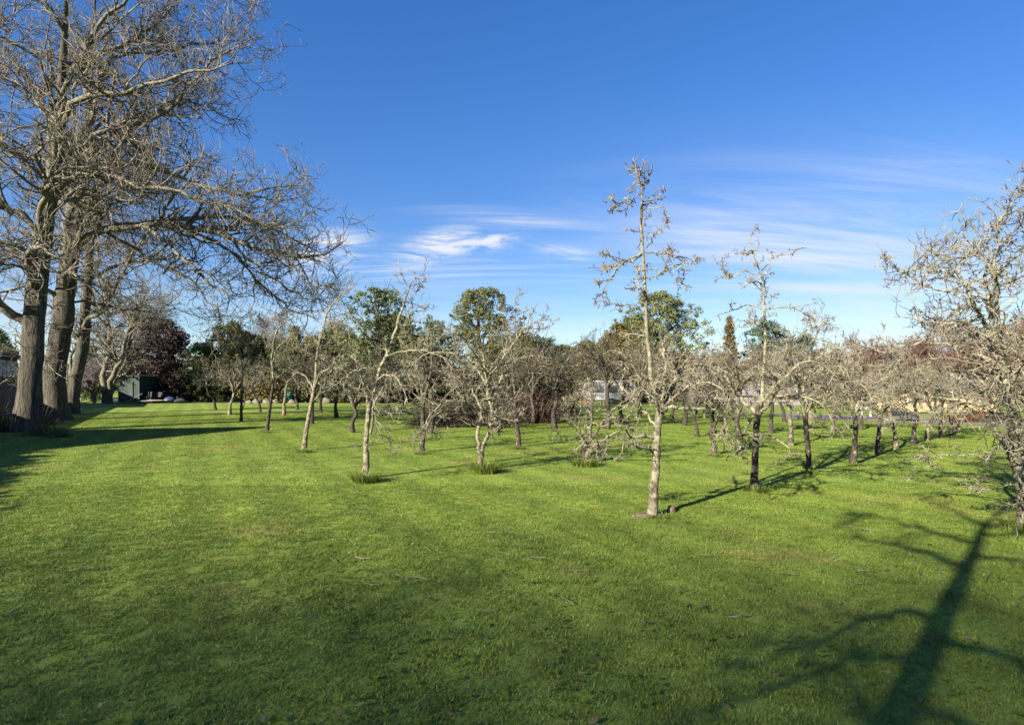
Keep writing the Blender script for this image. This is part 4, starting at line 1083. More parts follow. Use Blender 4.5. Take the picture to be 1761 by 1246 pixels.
spec = [
    (420, 590, 90, 58, 'leaf_evergreen', 'dome', 'green evergreen filling the hedge behind the forked thin tree'),
    (520, 606, 90, 54.5, 'leaf_olive', 'dome', 'olive evergreen below the golden conifer'),
    (575, 578, 90, 59, 'leaf_evergreen', 'dome', 'tall green tree behind the top of the curved pale tree'),
    (625, 600, 90, 55, 'leaf_olive', 'dome', 'olive tree below the leafy blue-green crown'),
    (675, 560, 100, 60, 'leaf_fresh', 'dome', 'fresh green tree right of the slim leaning trunk top'),
    (725, 610, 90, 56, 'leaf_olive', 'dome', 'olive tree behind the dark forked tree'),
    (850, 610, 110, 54.5, 'leaf_olive', 'dome', 'olive tree behind the twin-stemmed crown'),
    (915, 598, 80, 60, 'leaf_dark', 'dome', 'dark tree behind the reddish brush heap'),
    (965, 612, 90, 60, 'leaf_evergreen', 'dome', 'green tree above the low dark brush heap'),
    (1015, 606, 90, 58, 'leaf_olive', 'dome', 'olive tree behind the white caravan'),
    (1165, 622, 80, 56, 'leaf_olive', 'dome', 'olive shrub below the right side of the round evergreen'),
    (1090, 560, 80, 57, 'leaf_fresh', 'dome', 'leafy shoulder tree left of the big round evergreen'),
    (398, 572, 80, 56, 'leaf_olive', 'dome', 'tall olive-dark evergreen behind the leftmost orchard trees'),
    (440, 596, 66, 57, 'leaf_dark', 'dome', 'very dark round evergreen left of the pale bare treetop'),
    (478, 602, 60, 55, 'leaf_olive', 'dome', 'olive evergreen behind the thin tall tree'),
    (462, 640, 70, 52.5, 'leaf_bronze', 'dome', 'low bronze-green shrub in front of the dark hedge trees'),
    (508, 580, 40, 58, 'leaf_evergreen', 'cone', 'pointed dark conifer left of the golden one'),
    (552, 596, 80, 56, 'leaf_dark', 'dome', 'broad dark evergreen behind the curved pale tree'),
    (600, 590, 70, 57, 'leaf_evergreen', 'dome', 'dense green tree left of the leafy blue-green tree'),
    (700, 585, 80, 58, 'leaf_evergreen', 'dome', 'dense green tree right of the leafy blue-green tree'),
    (745, 570, 60, 60, 'leaf_blue', 'round', 'blue-green tree left of the tall evergreen'),
    (775, 640, 90, 54, 'leaf_dark', 'dome', 'low dark hedge shrub at the foot of the tall evergreen'),
    (895, 590, 80, 56, 'leaf_evergreen', 'dome', 'dark green tree right of the tall evergreen'),
    (935, 600, 60, 58, 'leaf_blue', 'round', 'thin blue-green tree behind the red brush heap'),
    (872, 640, 80, 53, 'leaf_dark', 'dome', 'low dark hedge shrub behind the brush heaps'),
    (660, 648, 100, 53.5, 'leaf_dark', 'dome', 'low dark hedge shrub behind the slim leaning tree'),
    (592, 652, 90, 53, 'leaf_dark', 'dome', 'low dark hedge shrub with stones before it'),
    (1062, 575, 64, 55, 'leaf_bronze', 'round', 'yellowish brown tree at the left foot of the big round evergreen'),
    (1100, 620, 70, 54, 'leaf_evergreen', 'dome', 'low green tree in front of the big round evergreen'),
    (940, 655, 70, 56, 'leaf_dark', 'dome', 'low dark hedge shrub right of the red brush heap'),
]
for i, (px, top, w, Y, mat, pr, lab) in enumerate(spec):
    nm = 'conifer' if pr == 'cone' else ('hedge_shrub' if 'shrub' in lab else 'evergreen_tree')
    leafy(nm, lab, 'shrub' if 'shrub' in lab else 'tree', px, 0, top - (20 if top < 630 else 8), w * 1.2, Y, mat, 420 + i, pr, .02, 330 if top < 630 else 240, 52, .19, .60, HB, fill=.3, share=(pr, top < 630))
leafy('golden_conifer', 'small golden conifer tip above the dark hedge', 'tree', 531, 0, 576, 34, 60, 'leaf_gold', 450, 'cone', .3, 110, 50, .16, .4, HB)
leafy('leafy_tree', 'thin-crowned leafy blue-green tree behind the slim leaning trunk', 'tree', 652, 0, 494, 165, 50, 'leaf_fresh', 451, 'round', .10, 420, 30, .19, .45, HB, fill=.2)
leafy('tall_evergreen', 'tall flat-topped evergreen rising in the middle of the orchard skyline', 'tree', 826, 0, 495, 140, 56, 'leaf_evergreen', 452, 'column', .03, 640, 46, .17, .55, HB, fill=.35, dx=.2)
leafy('round_evergreen', 'big round glossy evergreen behind the tall leader', 'tree', 1136, 0, 501, 160, 54, 'leaf_willowy', 453, 'round', .10, 560, 52, .17, .55, HB, fill=.25)
leafy('bronze_conifer', 'narrow bronze-green conifer left of the blue cypress', 'tree', 1255, 0, 543, 44, 60, 'leaf_bronze', 454, 'cone', .1, 190, 50, .16, .42, HB)
leafy('blue_cypress', 'broad blue-green cypress behind the second row tree', 'tree', 1322, 0, 551, 96, 62, 'leaf_blue', 455, 'dome', .05, 330, 55, .19, .62, HB)
leafy('blue_cypress', 'lower blue-green cypress right of the broad one', 'tree', 1382, 0, 572, 70, 63, 'leaf_blue', 456, 'dome', .05, 200, 50, .19, .6, HB)
leafy('rust_shrub', 'rust-leaved shrub left of the white caravan', 'shrub', 985, 0, 608, 46, 58, 'leaf_rust', 457, 'round', .1, 110, 40, .18, .5)
leafy('green_shrub', 'bright green rounded shrub left of the white gate', 'shrub', 1462, 0, 668, 52, 38, 'leaf_fresh', 458, 'dome', .02, 170, 45, .13, .35)
leafy('green_shrub', 'dark green rounded shrub behind the third row tree', 'shrub', 1424, 0, 680, 40, 40, 'leaf_evergreen', 459, 'dome', .02, 130, 45, .13, .35)
leafy('willow_tree', 'pale yellow-green willow above the reddish hedge on the right', 'tree', 1512, 0, 583, 62, 66, 'leaf_willow', 460, 'round', .15, 110, 26, .22, .7, None, droop=.5, elong=3.0)
leafy('willow_tree', 'second pale willow behind the right-edge tree', 'tree', 1610, 0, 590, 56, 70, 'leaf_willow', 461, 'round', .15, 90, 22, .22, .7, None, droop=.5, elong=3.0)
RG = 'bare reddish trees behind the right-hand drive'
bare_far('bare_far_tree', 'pale purplish bare treetop above the dark hedge', 474, 550, 70, 66, 'twig_grey', 470, 'tree', None, 40, 520, 3000, .12, 2)
for i, (px, top, w, Y, m, lab) in enumerate([
    (1440, 612, 80, 46, 'twig_red', 'reddish bare tree right of the cypresses'),
    (1488, 600, 90, 48, 'twig_red', 'reddish bare tree below the pale willow'),
    (1535, 604, 80, 47, 'twig_grey', 'greyish bare tree right of the pale willow'),
    (1580, 590, 90, 50, 'twig_red', 'reddish bare tree above the tan house'),
    (1640, 575, 110, 52, 'twig_grey', 'greyish bare tree behind the right-edge tree'),
    (1705, 600, 100, 46, 'twig_red', 'reddish bare tree at the far right behind the large pale tree'),
    (1215, 615, 80, 50, 'twig_red', 'reddish bare tree between the round evergreen and the bronze conifer'),
    (1290, 625, 90, 52, 'twig_red', 'reddish bare tree below the broad cypress'),
    (1360, 628, 90, 50, 'twig_grey', 'greyish bare tree below the lower cypress'),
    (1745, 560, 90, 40, 'twig_red', 'tall reddish bare tree cut by the right edge'),
    (1405, 640, 70, 44, 'twig_grey', 'low greyish bare tree right of the third row tree')]):
    bare_far('bare_far_tree', lab, px, top, w, Y, m, 480 + i, 'tree', RG, 34, 420, 2400, .07, 3)
leafy('russet_hedge', 'low russet hedge at the right end of the drive', 'hedge', 1690, 0, 706, 130, 25.5, 'leaf_rust', 500, 'dome', .02, 150, 40, .07, .22, None, depth=.35)


# ---------------------------------------------------------------- far woodland behind everything, one mass
def far_wood():
    rg = np.random.default_rng(9)
    n = 1500
    ang = rg.uniform(-62, 62, n); d = rg.uniform(120, 150, n)
    C = np.stack([np.sin(np.radians(ang)) * d, np.cos(np.radians(ang)) * d, rg.random(n) ** 1.2 * (5.5 + 2.0 * np.sin(ang * .35) + 1.2 * np.sin(ang * 1.1))], 1)
    me = leaves_mesh('far_woodland', C, rg.uniform(1.0, 2.0, n), 20, .8, rg)
    o = link('far_woodland', me, MATS['leaf_olive']); tag(o, kind='stuff')


far_wood()

# ---------------------------------------------------------------- buildings and boundary
def corrugated(w, h, pitch, depth, mat, name, parent, loc, rz):
    n = int(w / pitch) * 4
    prof = [0, depth, depth, 0]
    xs = np.linspace(0, w, n + 1); ys = np.array([prof[i % 4] for i in range(n + 1)])
    V = np.concatenate([np.stack([xs, ys, np.zeros(n + 1)], 1), np.stack([xs, ys, np.full(n + 1, h)], 1)])
    i = np.arange(n); Fq = np.stack([i, i + 1, i + n + 2, i + n + 1], 1)
    return link(name, np_mesh(name, V, [Fq], smooth=False), MATS[mat], parent, loc, rz)


def build_fence():
    t = empty('timber_fence', (FP[0], FP[1], 0)); tag(t, 'weathered dark paling fence along the left boundary', 'fence')
    az = math.atan2(FD[1], FD[0]); bay = 2.4
    me = None
    for k in range(-3, 15):
        p = FD * (k * bay); n = 16
        for j in range(n):
            if me is None:
                o = Geo().box((0, 0, 1.06), (bay / n - 0.014, 0.022, 2.12)).build('paling', MATS['fence_wood'], t); me = o.data
            else: o = link('paling', me, None, t)
            q = p + FD * ((j + .5) * bay / n)
            o.location = (q[0], q[1], 0.012 * ((j * 7 + k) % 3)); o.rotation_euler = (0, 0, az)
        Geo().box((0, 0, 1.07), (.10, .10, 2.14)).build('post', MATS['fence_wood'], t, (p[0] - FN[0] * .07, p[1] - FN[1] * .07, 0), az)
        for z in (0.45, 1.5):
            Geo().box((bay / 2, 0, z), (bay - .11, .04, .09)).build('rail', MATS['fence_wood'], t, (p[0] - FN[0] * .04, p[1] - FN[1] * .04, 0), az)


build_fence()


def build_house():
    # slate blue house beyond the fence, seen between the left edge and the first great trunk
    az = math.atan2(FD[1], FD[0]); o = fence_pt(33.0, -2.8)
    t = empty('slate_house', (o[0], o[1], 0), az); tag(t, 'slate blue house with white-framed windows behind the left fence', 'house')
    W, D = 13.0, 6.0        # along the fence (local x) and away from it (local +y)
    Geo().box((W / 2, D / 2, 1.85), (W, D, 3.7)).build('wall', MATS['wall_slate_blue'], t)
    Geo().box((W / 2, D / 2, 3.86), (W + .7, D + .7, .26)).build('roof', MATS['roof_dark'], t)
    Geo().box((W / 2, -0.40, 3.84), (W + .8, .10, .32)).build('fascia', MATS['roof_dark'], t)
    for j in range(13):
        Geo().box((W / 2, -.012, 0.25 + j * .26), (W, .022, .235)).build('weatherboard', MATS['wall_slate_blue'], t)
    for x in (1.2, 3.4, 5.6, 7.8, 10.0, 12.0):
        w = Geo()
        for (cx, cz, sx, sz) in ((0, .58, 1.5, .09), (0, -.58, 1.5, .09), (-.72, 0, .09, 1.1), (.72, 0, .09, 1.1), (0.1, 0, .06, 1.1)):
            w.box((cx, 0, cz), (sx, .09, sz))
        f = w.build('window_frame', MATS['white_paint'], t, (x, -.05, 2.85))
        Geo().box((0, 0.03, 0), (1.36, .02, 1.08)).build('pane', MATS['window_glass'], f)
        Geo().box((-.33, 0.012, 0), (.60, .012, 1.04)).build('blind', MATS['curtain'], f)
    # the neighbour's gabled house nearer the viewer, left of the frame; its gable throws the pointed shadow on the lawn
    o = fence_pt(10.5, -2.6)
    t = empty('gabled_house', (o[0], o[1], 0), az); tag(t, 'gabled slate house left of the frame whose pointed shadow lies on the lawn', 'house')
    x1, x0 = -1.5, -8.2; y0, y1 = -0.6, 9.0; xm = (x0 + x1) / 2
    Geo().box((xm, (y0 + y1) / 2, 1.6), (x1 - x0, y1 - y0, 3.2)).build('wall', MATS['wall_slate_blue'], t)
    Geo().prism([(x0 - .4, 3.21), (x1 + .4, 3.21), (xm, 6.15)], y0 - .35, y1 + .3).build('roof', MATS['roof_dark'], t)
    Geo().box((xm, y0 - .02, 1.6), (1.5, .06, 1.1)).build('window', MATS['window_glass'], t)


build_house()


def build_shed():
    Y = 51.5; x0, x1 = at(203, 0, Y)[0], at(242, 0, Y)[0]; h = 2.35
    t = empty('garden_shed', (x0, Y, 0), math.radians(-6)); tag(t, 'dark green corrugated garden shed under the copper tree', 'shed')
    w = x1 - x0
    corrugated(w, h, .18, .03, 'shed_green', 'front_wall', t, (0, 0, 0), 0)
    corrugated(2.2, h, .18, .03, 'shed_green', 'side_wall', t, (w, 0, 0), math.pi / 2)
    corrugated(2.2, h, .18, .03, 'shed_green', 'side_wall', t, (0, 0, 0), math.pi / 2)
    Geo().prism([(-.12, h), (w + .12, h), (w + .12, h + .06), (w / 2, h + .20), (-.12, h + .06)], -.14, 2.3).build('roof', MATS['shed_green'], t)
    Geo().box((w + .06, -.06, h / 2), (.07, .07, h)).build('downpipe', MATS['roof_dark'], t)
    Geo().box((w * .5, -.035, 1.0), (.9, .03, 1.9)).build('door', MATS['shed_green'], t)


build_shed()


def lumpy(name, mat, size, loc, seed, label=None, cat=None, group=None, amp=.25, sub=3, parent=None, rz=0, bottom=True):
    import bmesh
    from mathutils import noise as mn
    bm = bmesh.new(); bmesh.ops.create_icosphere(bm, subdivisions=sub, radius=1.0)
    for v in bm.verts:
        d = 1 + amp * mn.noise(v.co * 1.4 + Vector((seed * 3.1, seed, 0))) + amp * .5 * mn.noise(v.co * 3.5 + Vector((seed, 0, seed)))
        v.co *= d
        v.co = Vector((v.co.x * size[0], v.co.y * size[1], max(v.co.z, -.55) * size[2]))
    me = bpy.data.meshes.new(name); bm.to_mesh(me); bm.free()
    for p in me.polygons: p.use_smooth = True
    o = link(name, me, MATS[mat], parent, loc, rz)
    if label: tag(o, label, cat, group)
    return o


# things lying about in front of the shed
for i, (px, Y, L, tilt, rz, lab) in enumerate([
    (222, 49.6, 1.9, .0, .1, 'weathered plank lying flat before the shed door'),
    (231, 49.2, 1.4, .55, .4, 'short plank propped up against the plank heap by the shed'),
    (249, 49.4, 2.4, .02, -.1, 'long pale plank on the ground right of the shed'),
    (262, 49.1, 1.7, .03, .15, 'grey plank between the shed and the blue tarpaulin'),
    (272, 49.5, 2.0, .0, -.2, 'pale plank end nearest the blue tarpaulin')]):
    o = Geo().box((0, 0, 0), (L, .2, .06), 0, tilt).build('plank', MATS['planks'], None, (at(px, 0, Y)[0], Y, .10 + .5 * L * abs(math.sin(tilt)) + .05 * i), rz, .006)
    tag(o, lab, 'plank', 'loose planks by the shed')
lumpy('tarpaulin_heap', 'tarp_blue', (.5, .4, .30), (at(292, 0, 50)[0], 50, .30), 3, 'crumpled blue tarpaulin heap under the copper tree', 'tarpaulin')
lumpy('tarpaulin_heap', 'cloth_dark', (.7, .5, .25), (at(308, 0, 50.3)[0], 50.3, .2), 4, 'low dark tarpaulin heap right of the blue one', 'tarpaulin')
o = empty('trailer', (at(263, 0, 52.5)[0], 52.5, 0)); tag(o, 'dark low trailer in the shade right of the shed', 'trailer')
Geo().box((0, 0, .75), (2.8, 1.4, .5)).build('body', MATS['dark_metal'], o, bevel=.02)
Geo().box((0, 0, .46), (2.4, .9, .08)).build('chassis', MATS['dark_metal'], o)


def wheel(parent, loc, r=.3, w=.16):
    a = np.linspace(0, 2 * math.pi, 20, endpoint=False); V = []
    for rr, y in ((r * .6, -w / 2), (r, -w / 2), (r, w / 2), (r * .6, w / 2)):
        V.append(np.stack([rr * np.cos(a), np.full(20, y), rr * np.sin(a)], 1))
    idx = np.arange(80).reshape(4, 20); Fs = []
    for i in range(4):
        A = idx[i]; B = idx[(i + 1) % 4]
        Fs.append(np.stack([A, np.roll(A, -1), np.roll(B, -1), B], 1))
    o = link('wheel', np_mesh('wheel', np.concatenate(V), Fs), MATS['dark_metal'], parent, loc)
    V2 = np.concatenate([np.stack([r * .58 * np.cos(a), np.full(20, -w * .3), r * .58 * np.sin(a)], 1), [[0, -w * .42, 0]]])
    link('rim', np_mesh('rim', V2, [np.stack([np.arange(20), np.roll(np.arange(20), -1), np.full(20, 20)], 1)]), MATS['roof_dark'], o)


wheel(o, (-.2, -.72, .3)); wheel(o, (.5, -.72, .3))

# stones and logs edging the far bed
for i, (px, py, sx, sz, mat, lab) in enumerate([
    (428, 690, .45, .30, 'stone', 'flat pale stone at the lawn edge behind the forked thin tree'),
    (443, 689, .75, .50, 'stone', 'largest pale boulder at the lawn edge, left of the ruddy trunk'),
    (458, 690, .55, .40, 'stone', 'pale boulder between the thin tall tree and the largest boulder'),
    (475, 690, .60, .42, 'stone', 'pale rounded boulder left of the ruddy trunk'),
    (502, 692, .55, .36, 'log_end', 'pale stump right of the ruddy trunk by the lawn edge'),
    (560, 690, .85, .50, 'log_end', 'whitish cut log pile end at the lawn edge'),
    (572, 691, .55, .35, 'stone', 'grey boulder right of the whitish log'),
    (640, 692, .7, .35, 'stone', 'long grey stone at the lawn edge behind the slim leaning tree'),
    (664, 693, .6, .35, 'stone', 'grey stone at the lawn edge left of the dark forked tree')]):
    Y = 50.8 + .25 * math.sin(i * 2.3)
    lumpy('boulder' if mat == 'stone' else 'log', mat, (sx * .6, sx * .4, sz * .6), (at(px, 0, Y)[0], Y, sz * .25), 10 + i, lab, 'stone' if mat == 'stone' else 'log', 'stones and logs edging the far bed', .3, 3)
o = empty('water_butt', (at(495, 0, 52)[0], 52, 0)); tag(o, 'small green plastic bin behind the ruddy trunk', 'bin')
for nm, r0, r1, z0, z1 in (('body', .40, .46, 0, .95), ('lid', .49, .44, .95, 1.05)):
    a = np.linspace(0, 6.2832, 24, endpoint=False)
    V = np.concatenate([np.stack([r0 * np.cos(a), r0 * np.sin(a), np.full(24, z0)], 1), np.stack([r1 * np.cos(a), r1 * np.sin(a), np.full(24, z1)], 1)])
    i = np.arange(24); j = np.roll(i, -1)
    link(nm, np_mesh(nm, V, [np.stack([i, j, j + 24, i + 24], 1), (np.arange(24) + 24)[None]]), MATS['green_plastic'], o)


# brush heaps
def brush_heap(label, px, py, w_px, h, mat, seed, n=900, steep=0.0, mats2=None):
    rg = np.random.default_rng(seed); g = ground_at(px, py); Y = g[1]; W = w_px / F * Y / 2
    t = empty('brush_heap', (g[0], g[1], 0)); tag(t, label, 'brush heap')
    def sticks(n, L, r, k, S=5):
        a = rg.uniform(0, 6.28, n); q = np.sqrt(rg.random(n))
        x, y = q * np.cos(a) * W, q * np.sin(a) * W * .55
        z = rg.random(n) * h * (1 - q ** 2) * .9
        d = rg.normal(0, 1, (n, 3)); d[:, 2] = np.abs(d[:, 2]) * (.25 + steep); d = unit(d)
        P = np.zeros((n, S + 1, 3)); P[:, 0] = np.stack([x, y, z], 1) - d * L * .4
        for s in range(S):
            d = unit(d + rg.normal(0, .12, (n, 3))); P[:, s + 1] = P[:, s] + d * (L / S) * rg.uniform(.7, 1.3, n)[:, None]
        P[:, :, 2] = np.abs(P[:, :, 2]) + .01
        R = r * rg.uniform(.5, 1.3, n)[:, None] * np.linspace(1, .4, S + 1)[None]
        return P, R, k
    link('sticks', tube_mesh('sticks', [sticks(n, 1.1, .012, 3), sticks(n // 3, 1.7, .022, 4)]), MATS[mat], t)
    link('twigs', tube_mesh('twigs', [sticks(n * 2, .6, .007, 3, 3)]), MATS[mats2 or mat], t)


brush_heap('wide dark heap of cut branches behind the dark forked tree', 790, 731, 150, 1.15, 'twig_apple_dark', 601, 800)
brush_heap('upright reddish heap of cut branches in front of the dark hedge', 917, 726, 78, 1.6, 'brush_red', 602, 600, 1.4, 'twig_apple_dark')
brush_heap('low dark heap of cut branches right of the reddish heap', 962, 714, 56, .7, 'twig_apple_dark', 603, 420)


def build_caravan():
    Y = 50.0; x0, x1 = at(1004, 0, Y)[0], at(1094, 0, Y)[0]; L = x1 - x0
    t = empty('caravan', ((x0 + x1) / 2, Y, 0), math.radians(5)); t.scale = (1, .8, .76); tag(t, 'white caravan half hidden behind the orchard branches', 'caravan')
    hl = L / 2
    prof = [(-hl, .62), (-hl + .15, .42), (hl - .25, .42), (hl, .75), (hl - .1, 1.7), (hl - .45, 2.35), (hl - .9, 2.5), (-hl + .7, 2.5), (-hl + .2, 2.3), (-hl, 1.6)]
    Geo().prism(prof, -1.05, 1.05).build('body', MATS['dirty_white'], t, bevel=.04)
    for x, w in ((-1.35, 1.0), (.15, .8), (1.45, .8)):
        f = Geo()
        for cx, cz, sx, sz in ((0, .36, w + .1, .06), (0, -.36, w + .1, .06), (-w / 2, 0, .06, .7), (w / 2, 0, .06, .7)): f.box((cx, 0, cz), (sx, .05, sz))
        fo = f.build('window_frame', MATS['roof_dark'], t, (x, -1.075, 1.65))
        Geo().box((0, .008, 0), (w - .04, .02, .68)).build('pane', MATS['window_glass'], fo)
    Geo().box((.82, -1.07, 1.3), (.5, .03, 1.65)).build('door', MATS['white_paint'], t)
    Geo().box((0, -1.068, .95), (L - .3, .02, .10)).build('stripe', MATS['roof_grey'], t)
    Geo().box((0, 0, 2.57), (L * .62, 1.8, .10)).build('roof_rim', MATS['white_paint'], t, bevel=.03)
    wheel(t, (-.1, -1.0, .32), .32, .18)
    Geo().box((hl + .45, 0, .45), (1.0, .08, .08)).build('tow_bar', MATS['dark_metal'], t)


build_caravan()
g = ground_at(1003, 701)
o = empty('orange_box', (g[0], g[1], 0)); tag(o, 'small orange box on legs left of the white caravan', 'box')
Geo().box((0, 0, .42), (.36, .34, .30)).build('box', MATS['orange_paint'], o, bevel=.008)
Geo().prism([(-.24, .575), (.24, .575), (0, .72)], -.2, .2).build('lid', MATS['orange_paint'], o)
for sx in (-.15, .15):
    for sy in (-.13, .13): Geo().box((sx, sy, .135), (.04, .04, .27)).build('leg', MATS['planks'], o)


def build_outbuilding(label, px0, px1, Y, eave, ridge, wall, roof, depth=5.0, rz=0.0, wins=()):
    x0, x1 = at(px0, 0, Y)[0], at(px1, 0, Y)[0]; W = x1 - x0
    t = empty('outbuilding', (x0, Y, 0), rz); tag(t, label, 'building')
    Geo().box((W / 2, depth / 2, eave / 2), (W, depth, eave)).build('wall', MATS[wall], t)
    r = Geo()
    n = len(r.v)
    pts = [(-.25, -.3, eave), (W + .25, -.3, eave), (W + .25, depth / 2, ridge), (-.25, depth / 2, ridge), (-.25, depth + .3, eave), (W + .25, depth + .3, eave)]
    r.v += pts; r.f += [(0, 1, 2, 3), (3, 2, 5, 4), (0, 3, 4), (1, 5, 2), (0, 4, 5, 1)]
    r.build('roof', MATS[roof], t, (0, 0, .004))
    Geo().box((W / 2, -.34, eave - .02), (W + .4, .07, .11)).build('gutter', MATS['roof_brown'], t)
    for x, w, z, h in wins:
        f = Geo()
        for cx, cz, sx, sz in ((0, h / 2, w + .1, .07), (0, -h / 2, w + .1, .07), (-w / 2, 0, .07, h), (w / 2, 0, .07, h)): f.box((cx, 0, cz), (sx, .06, sz))
        fo = f.build('window_frame', MATS['white_paint'], t, (x, -.02, z))
        Geo().box((0, .012, 0), (w - .05, .02, h - .05)).build('pane', MATS['window_glass'], fo)
    return t


build_outbuilding('low white building with pale roof behind the second row tree', 1185, 1262, 52, 1.7, 2.5, 'roof_grey', 'roof_brown', 5, 0, ((1.2, .9, 1.1, .8), (3.0, .9, 1.1, .8)))
build_outbuilding('low building with a broad grey roof behind the third row tree', 1295, 1418, 46, .75, 1.7, 'roof_grey', 'roof_grey', 6, 0, ())
build_outbuilding('long tan house beyond the gravel drive on the right', 1545, 1700, 36, 1.35, 2.0, 'tan_brick', 'roof_brown', 5, math.radians(-8), ((.9, .7, .85, .5),))

o = empty('field_gate', tuple(at(1481, 0, 30) * [1, 1, 0])); tag(o, 'small white wooden gate behind the fourth row tree', 'gate')
for x in (0, .5): Geo().box((x, 0, .52), (.07, .07, 1.04)).build('post', MATS['white_paint'], o)
for z in (.45, .72, .95): Geo().box((.25, 0, z), (.43, .03, .09)).build('rail', MATS['white_paint'], o)
Y = 26.5
o = empty('flatbed_trailer', (at(1551, 0, Y)[0], Y, 0)); tag(o, 'dark low flatbed trailer at the left end of the gravel drive', 'trailer')
Geo().box((0, 0, .30), (1.0, .8, .14)).build('bed', MATS['dark_metal'], o, bevel=.01)
Geo().box((0, .38, .46), (1.0, .04, .18)).build('tailboard', MATS['dark_metal'], o)
wheel(o, (-.2, -.43, .16), .16, .1); wheel(o, (.2, -.43, .16), .16, .1)


# ---------------------------------------------------------------- grass tufts and roots at the feet of trees
def blades(n, rg, rad, L, w, lean=.6, S=3, zsq=1.0):
    a = rg.uniform(0, 6.28, n); q = rg.random(n) ** .6 * rad
    base = np.stack([q * np.cos(a), q * np.sin(a) * zsq, np.full(n, -.01)], 1)
    az = a + rg.normal(0, .8, n); ln = L * rg.uniform(.5, 1.25, n); le = lean * rg.uniform(.3, 1.4, n)
    d = np.stack([np.cos(az), np.sin(az)], 1); side = np.stack([-np.sin(az), np.cos(az), np.zeros(n)], 1)
    V = []
    for s in range(S + 1):
        f = s / S
        out = ln * le * f ** 1.7; zz = ln * (f - .42 * le * f * f)
        c = base + np.stack([d[:, 0] * out, d[:, 1] * out, zz], 1)
        ww = w * (1 - f ** 1.5) * .5 + w * .04
        V += [c - side * ww, c + side * ww]
    V = np.stack(V, 1)
    i0 = (np.arange(n) * (2 * S + 2))[:, None]
    Fs = [np.concatenate([i0 + 2 * s, i0 + 2 * s + 1, i0 + 2 * s + 3, i0 + 2 * s + 2], 1) for s in range(S)]
    return V.reshape(-1, 3), [np.concatenate(Fs)]


for i, (px, py, rad, L, n, lab) in enumerate([
    (630, 828, .24, .30, 420, 'dark tuft of long grass at the foot of the slim leaning tree'),
    (836, 812, .26, .34, 460, 'dark tuft of long grass at the foot of the twin-stemmed tree'),
    (1006, 800, .34, .28, 420, 'loose tuft of grass around the cut-back stump'),
    (524, 777, .22, .16, 220, 'low tuft of grass at the foot of the curved pale tree'),
    (1300, 843, .22, .14, 200, 'short tuft of grass at the foot of the very dark trunk'),
    (1763, 912, .30, .20, 200, 'tuft of grass at the foot of the large right-edge tree'),
    (1391, 812, .18, .12, 140, 'short tuft of grass at the foot of the third row tree'),
    (726, 780, .24, .11, 200, 'short ragged grass at the foot of the dark forked tree'),
    (892, 771, .22, .13, 180, 'short ragged grass at the foot of the ruddy-footed dark tree'),
    (1130, 887, .16, .08, 150, 'short ragged grass right of the tall leader foot'),
    (1468, 800, .20, .12, 160, 'short ragged grass at the foot of the fourth row tree'),
    (1228, 784, .22, .12, 160, 'short ragged grass at the foot of the low forking pale tree'),
    (459, 743, .26, .13, 160, 'short ragged grass at the foot of the thin tall tree')]):
    rg = np.random.default_rng(700 + i); g = ground_at(px, py)
    V, Fs = blades(n, rg, rad * .85, L * .85, .012, .8)
    o = link('grass_tuft', np_mesh('grass_tuft', V, Fs), MATS['leaf_tuft'], None, (g[0], g[1] - .04, 0)); tag(o, lab, 'grass tuft', 'grass tufts at tree feet')
g = ground_at(1103, 888)
lumpy('root_mound', 'root_earth', (.14, .07, .035), (g[0], g[1], .0), 21, 'low bare earth and root mound left of the tall leader trunk', 'earth mound', None, .5, 4)
g = ground_at(1155, 879)
lumpy('stone', 'root_earth', (.055, .05, .06), (g[0], g[1], .02), 22, 'small mossy stone right of the tall leader trunk', 'stone', None, .35, 3)
# leafy clutter at the foot of the first great tree
for i, (px, py, s, mat, lab) in enumerate([
    (80, 748, .55, 'leaf_bronze', 'low mossy clump of weeds right of the nearest great trunk'),
    (20, 735, .8, 'leaf_dark', 'dark ground ivy left of the nearest great trunk'),
    (72, 730, .6, 'leaf_dark', 'dark ivy between the first two great trunks'),
    (100, 751, .35, 'leaf_fresh', 'small light green weed clump right of the nearest great trunk')]):
    rg = np.random.default_rng(760 + i); g = ground_at(px, py)
    C = rg.normal(0, 1, (60, 3)) * [s * .55, s * .3, 0]; C[:, 2] = np.abs(rg.normal(0, 1, 60)) * s * .22
    o = link('ivy_clump' if 'ivy' in lab else 'weed_clump', leaves_mesh('clump', C, np.full(60, .10), 22, .06, rg), MATS[mat], None, (g[0], g[1], .0)); tag(o, lab, 'plant')
# flax-like strap leaves by the fence, far left
rg = np.random.default_rng(790); g = ground_at(4, 742)
V, Fs = blades(130, rg, .35, 1.0, .04, .7, 4)
o = link('strap_plant', np_mesh('strap_plant', V, Fs), MATS['leaf_dark'], None, (g[0], g[1], 0)); tag(o, 'dark strap-leaved plant by the fence at the far left', 'plant')

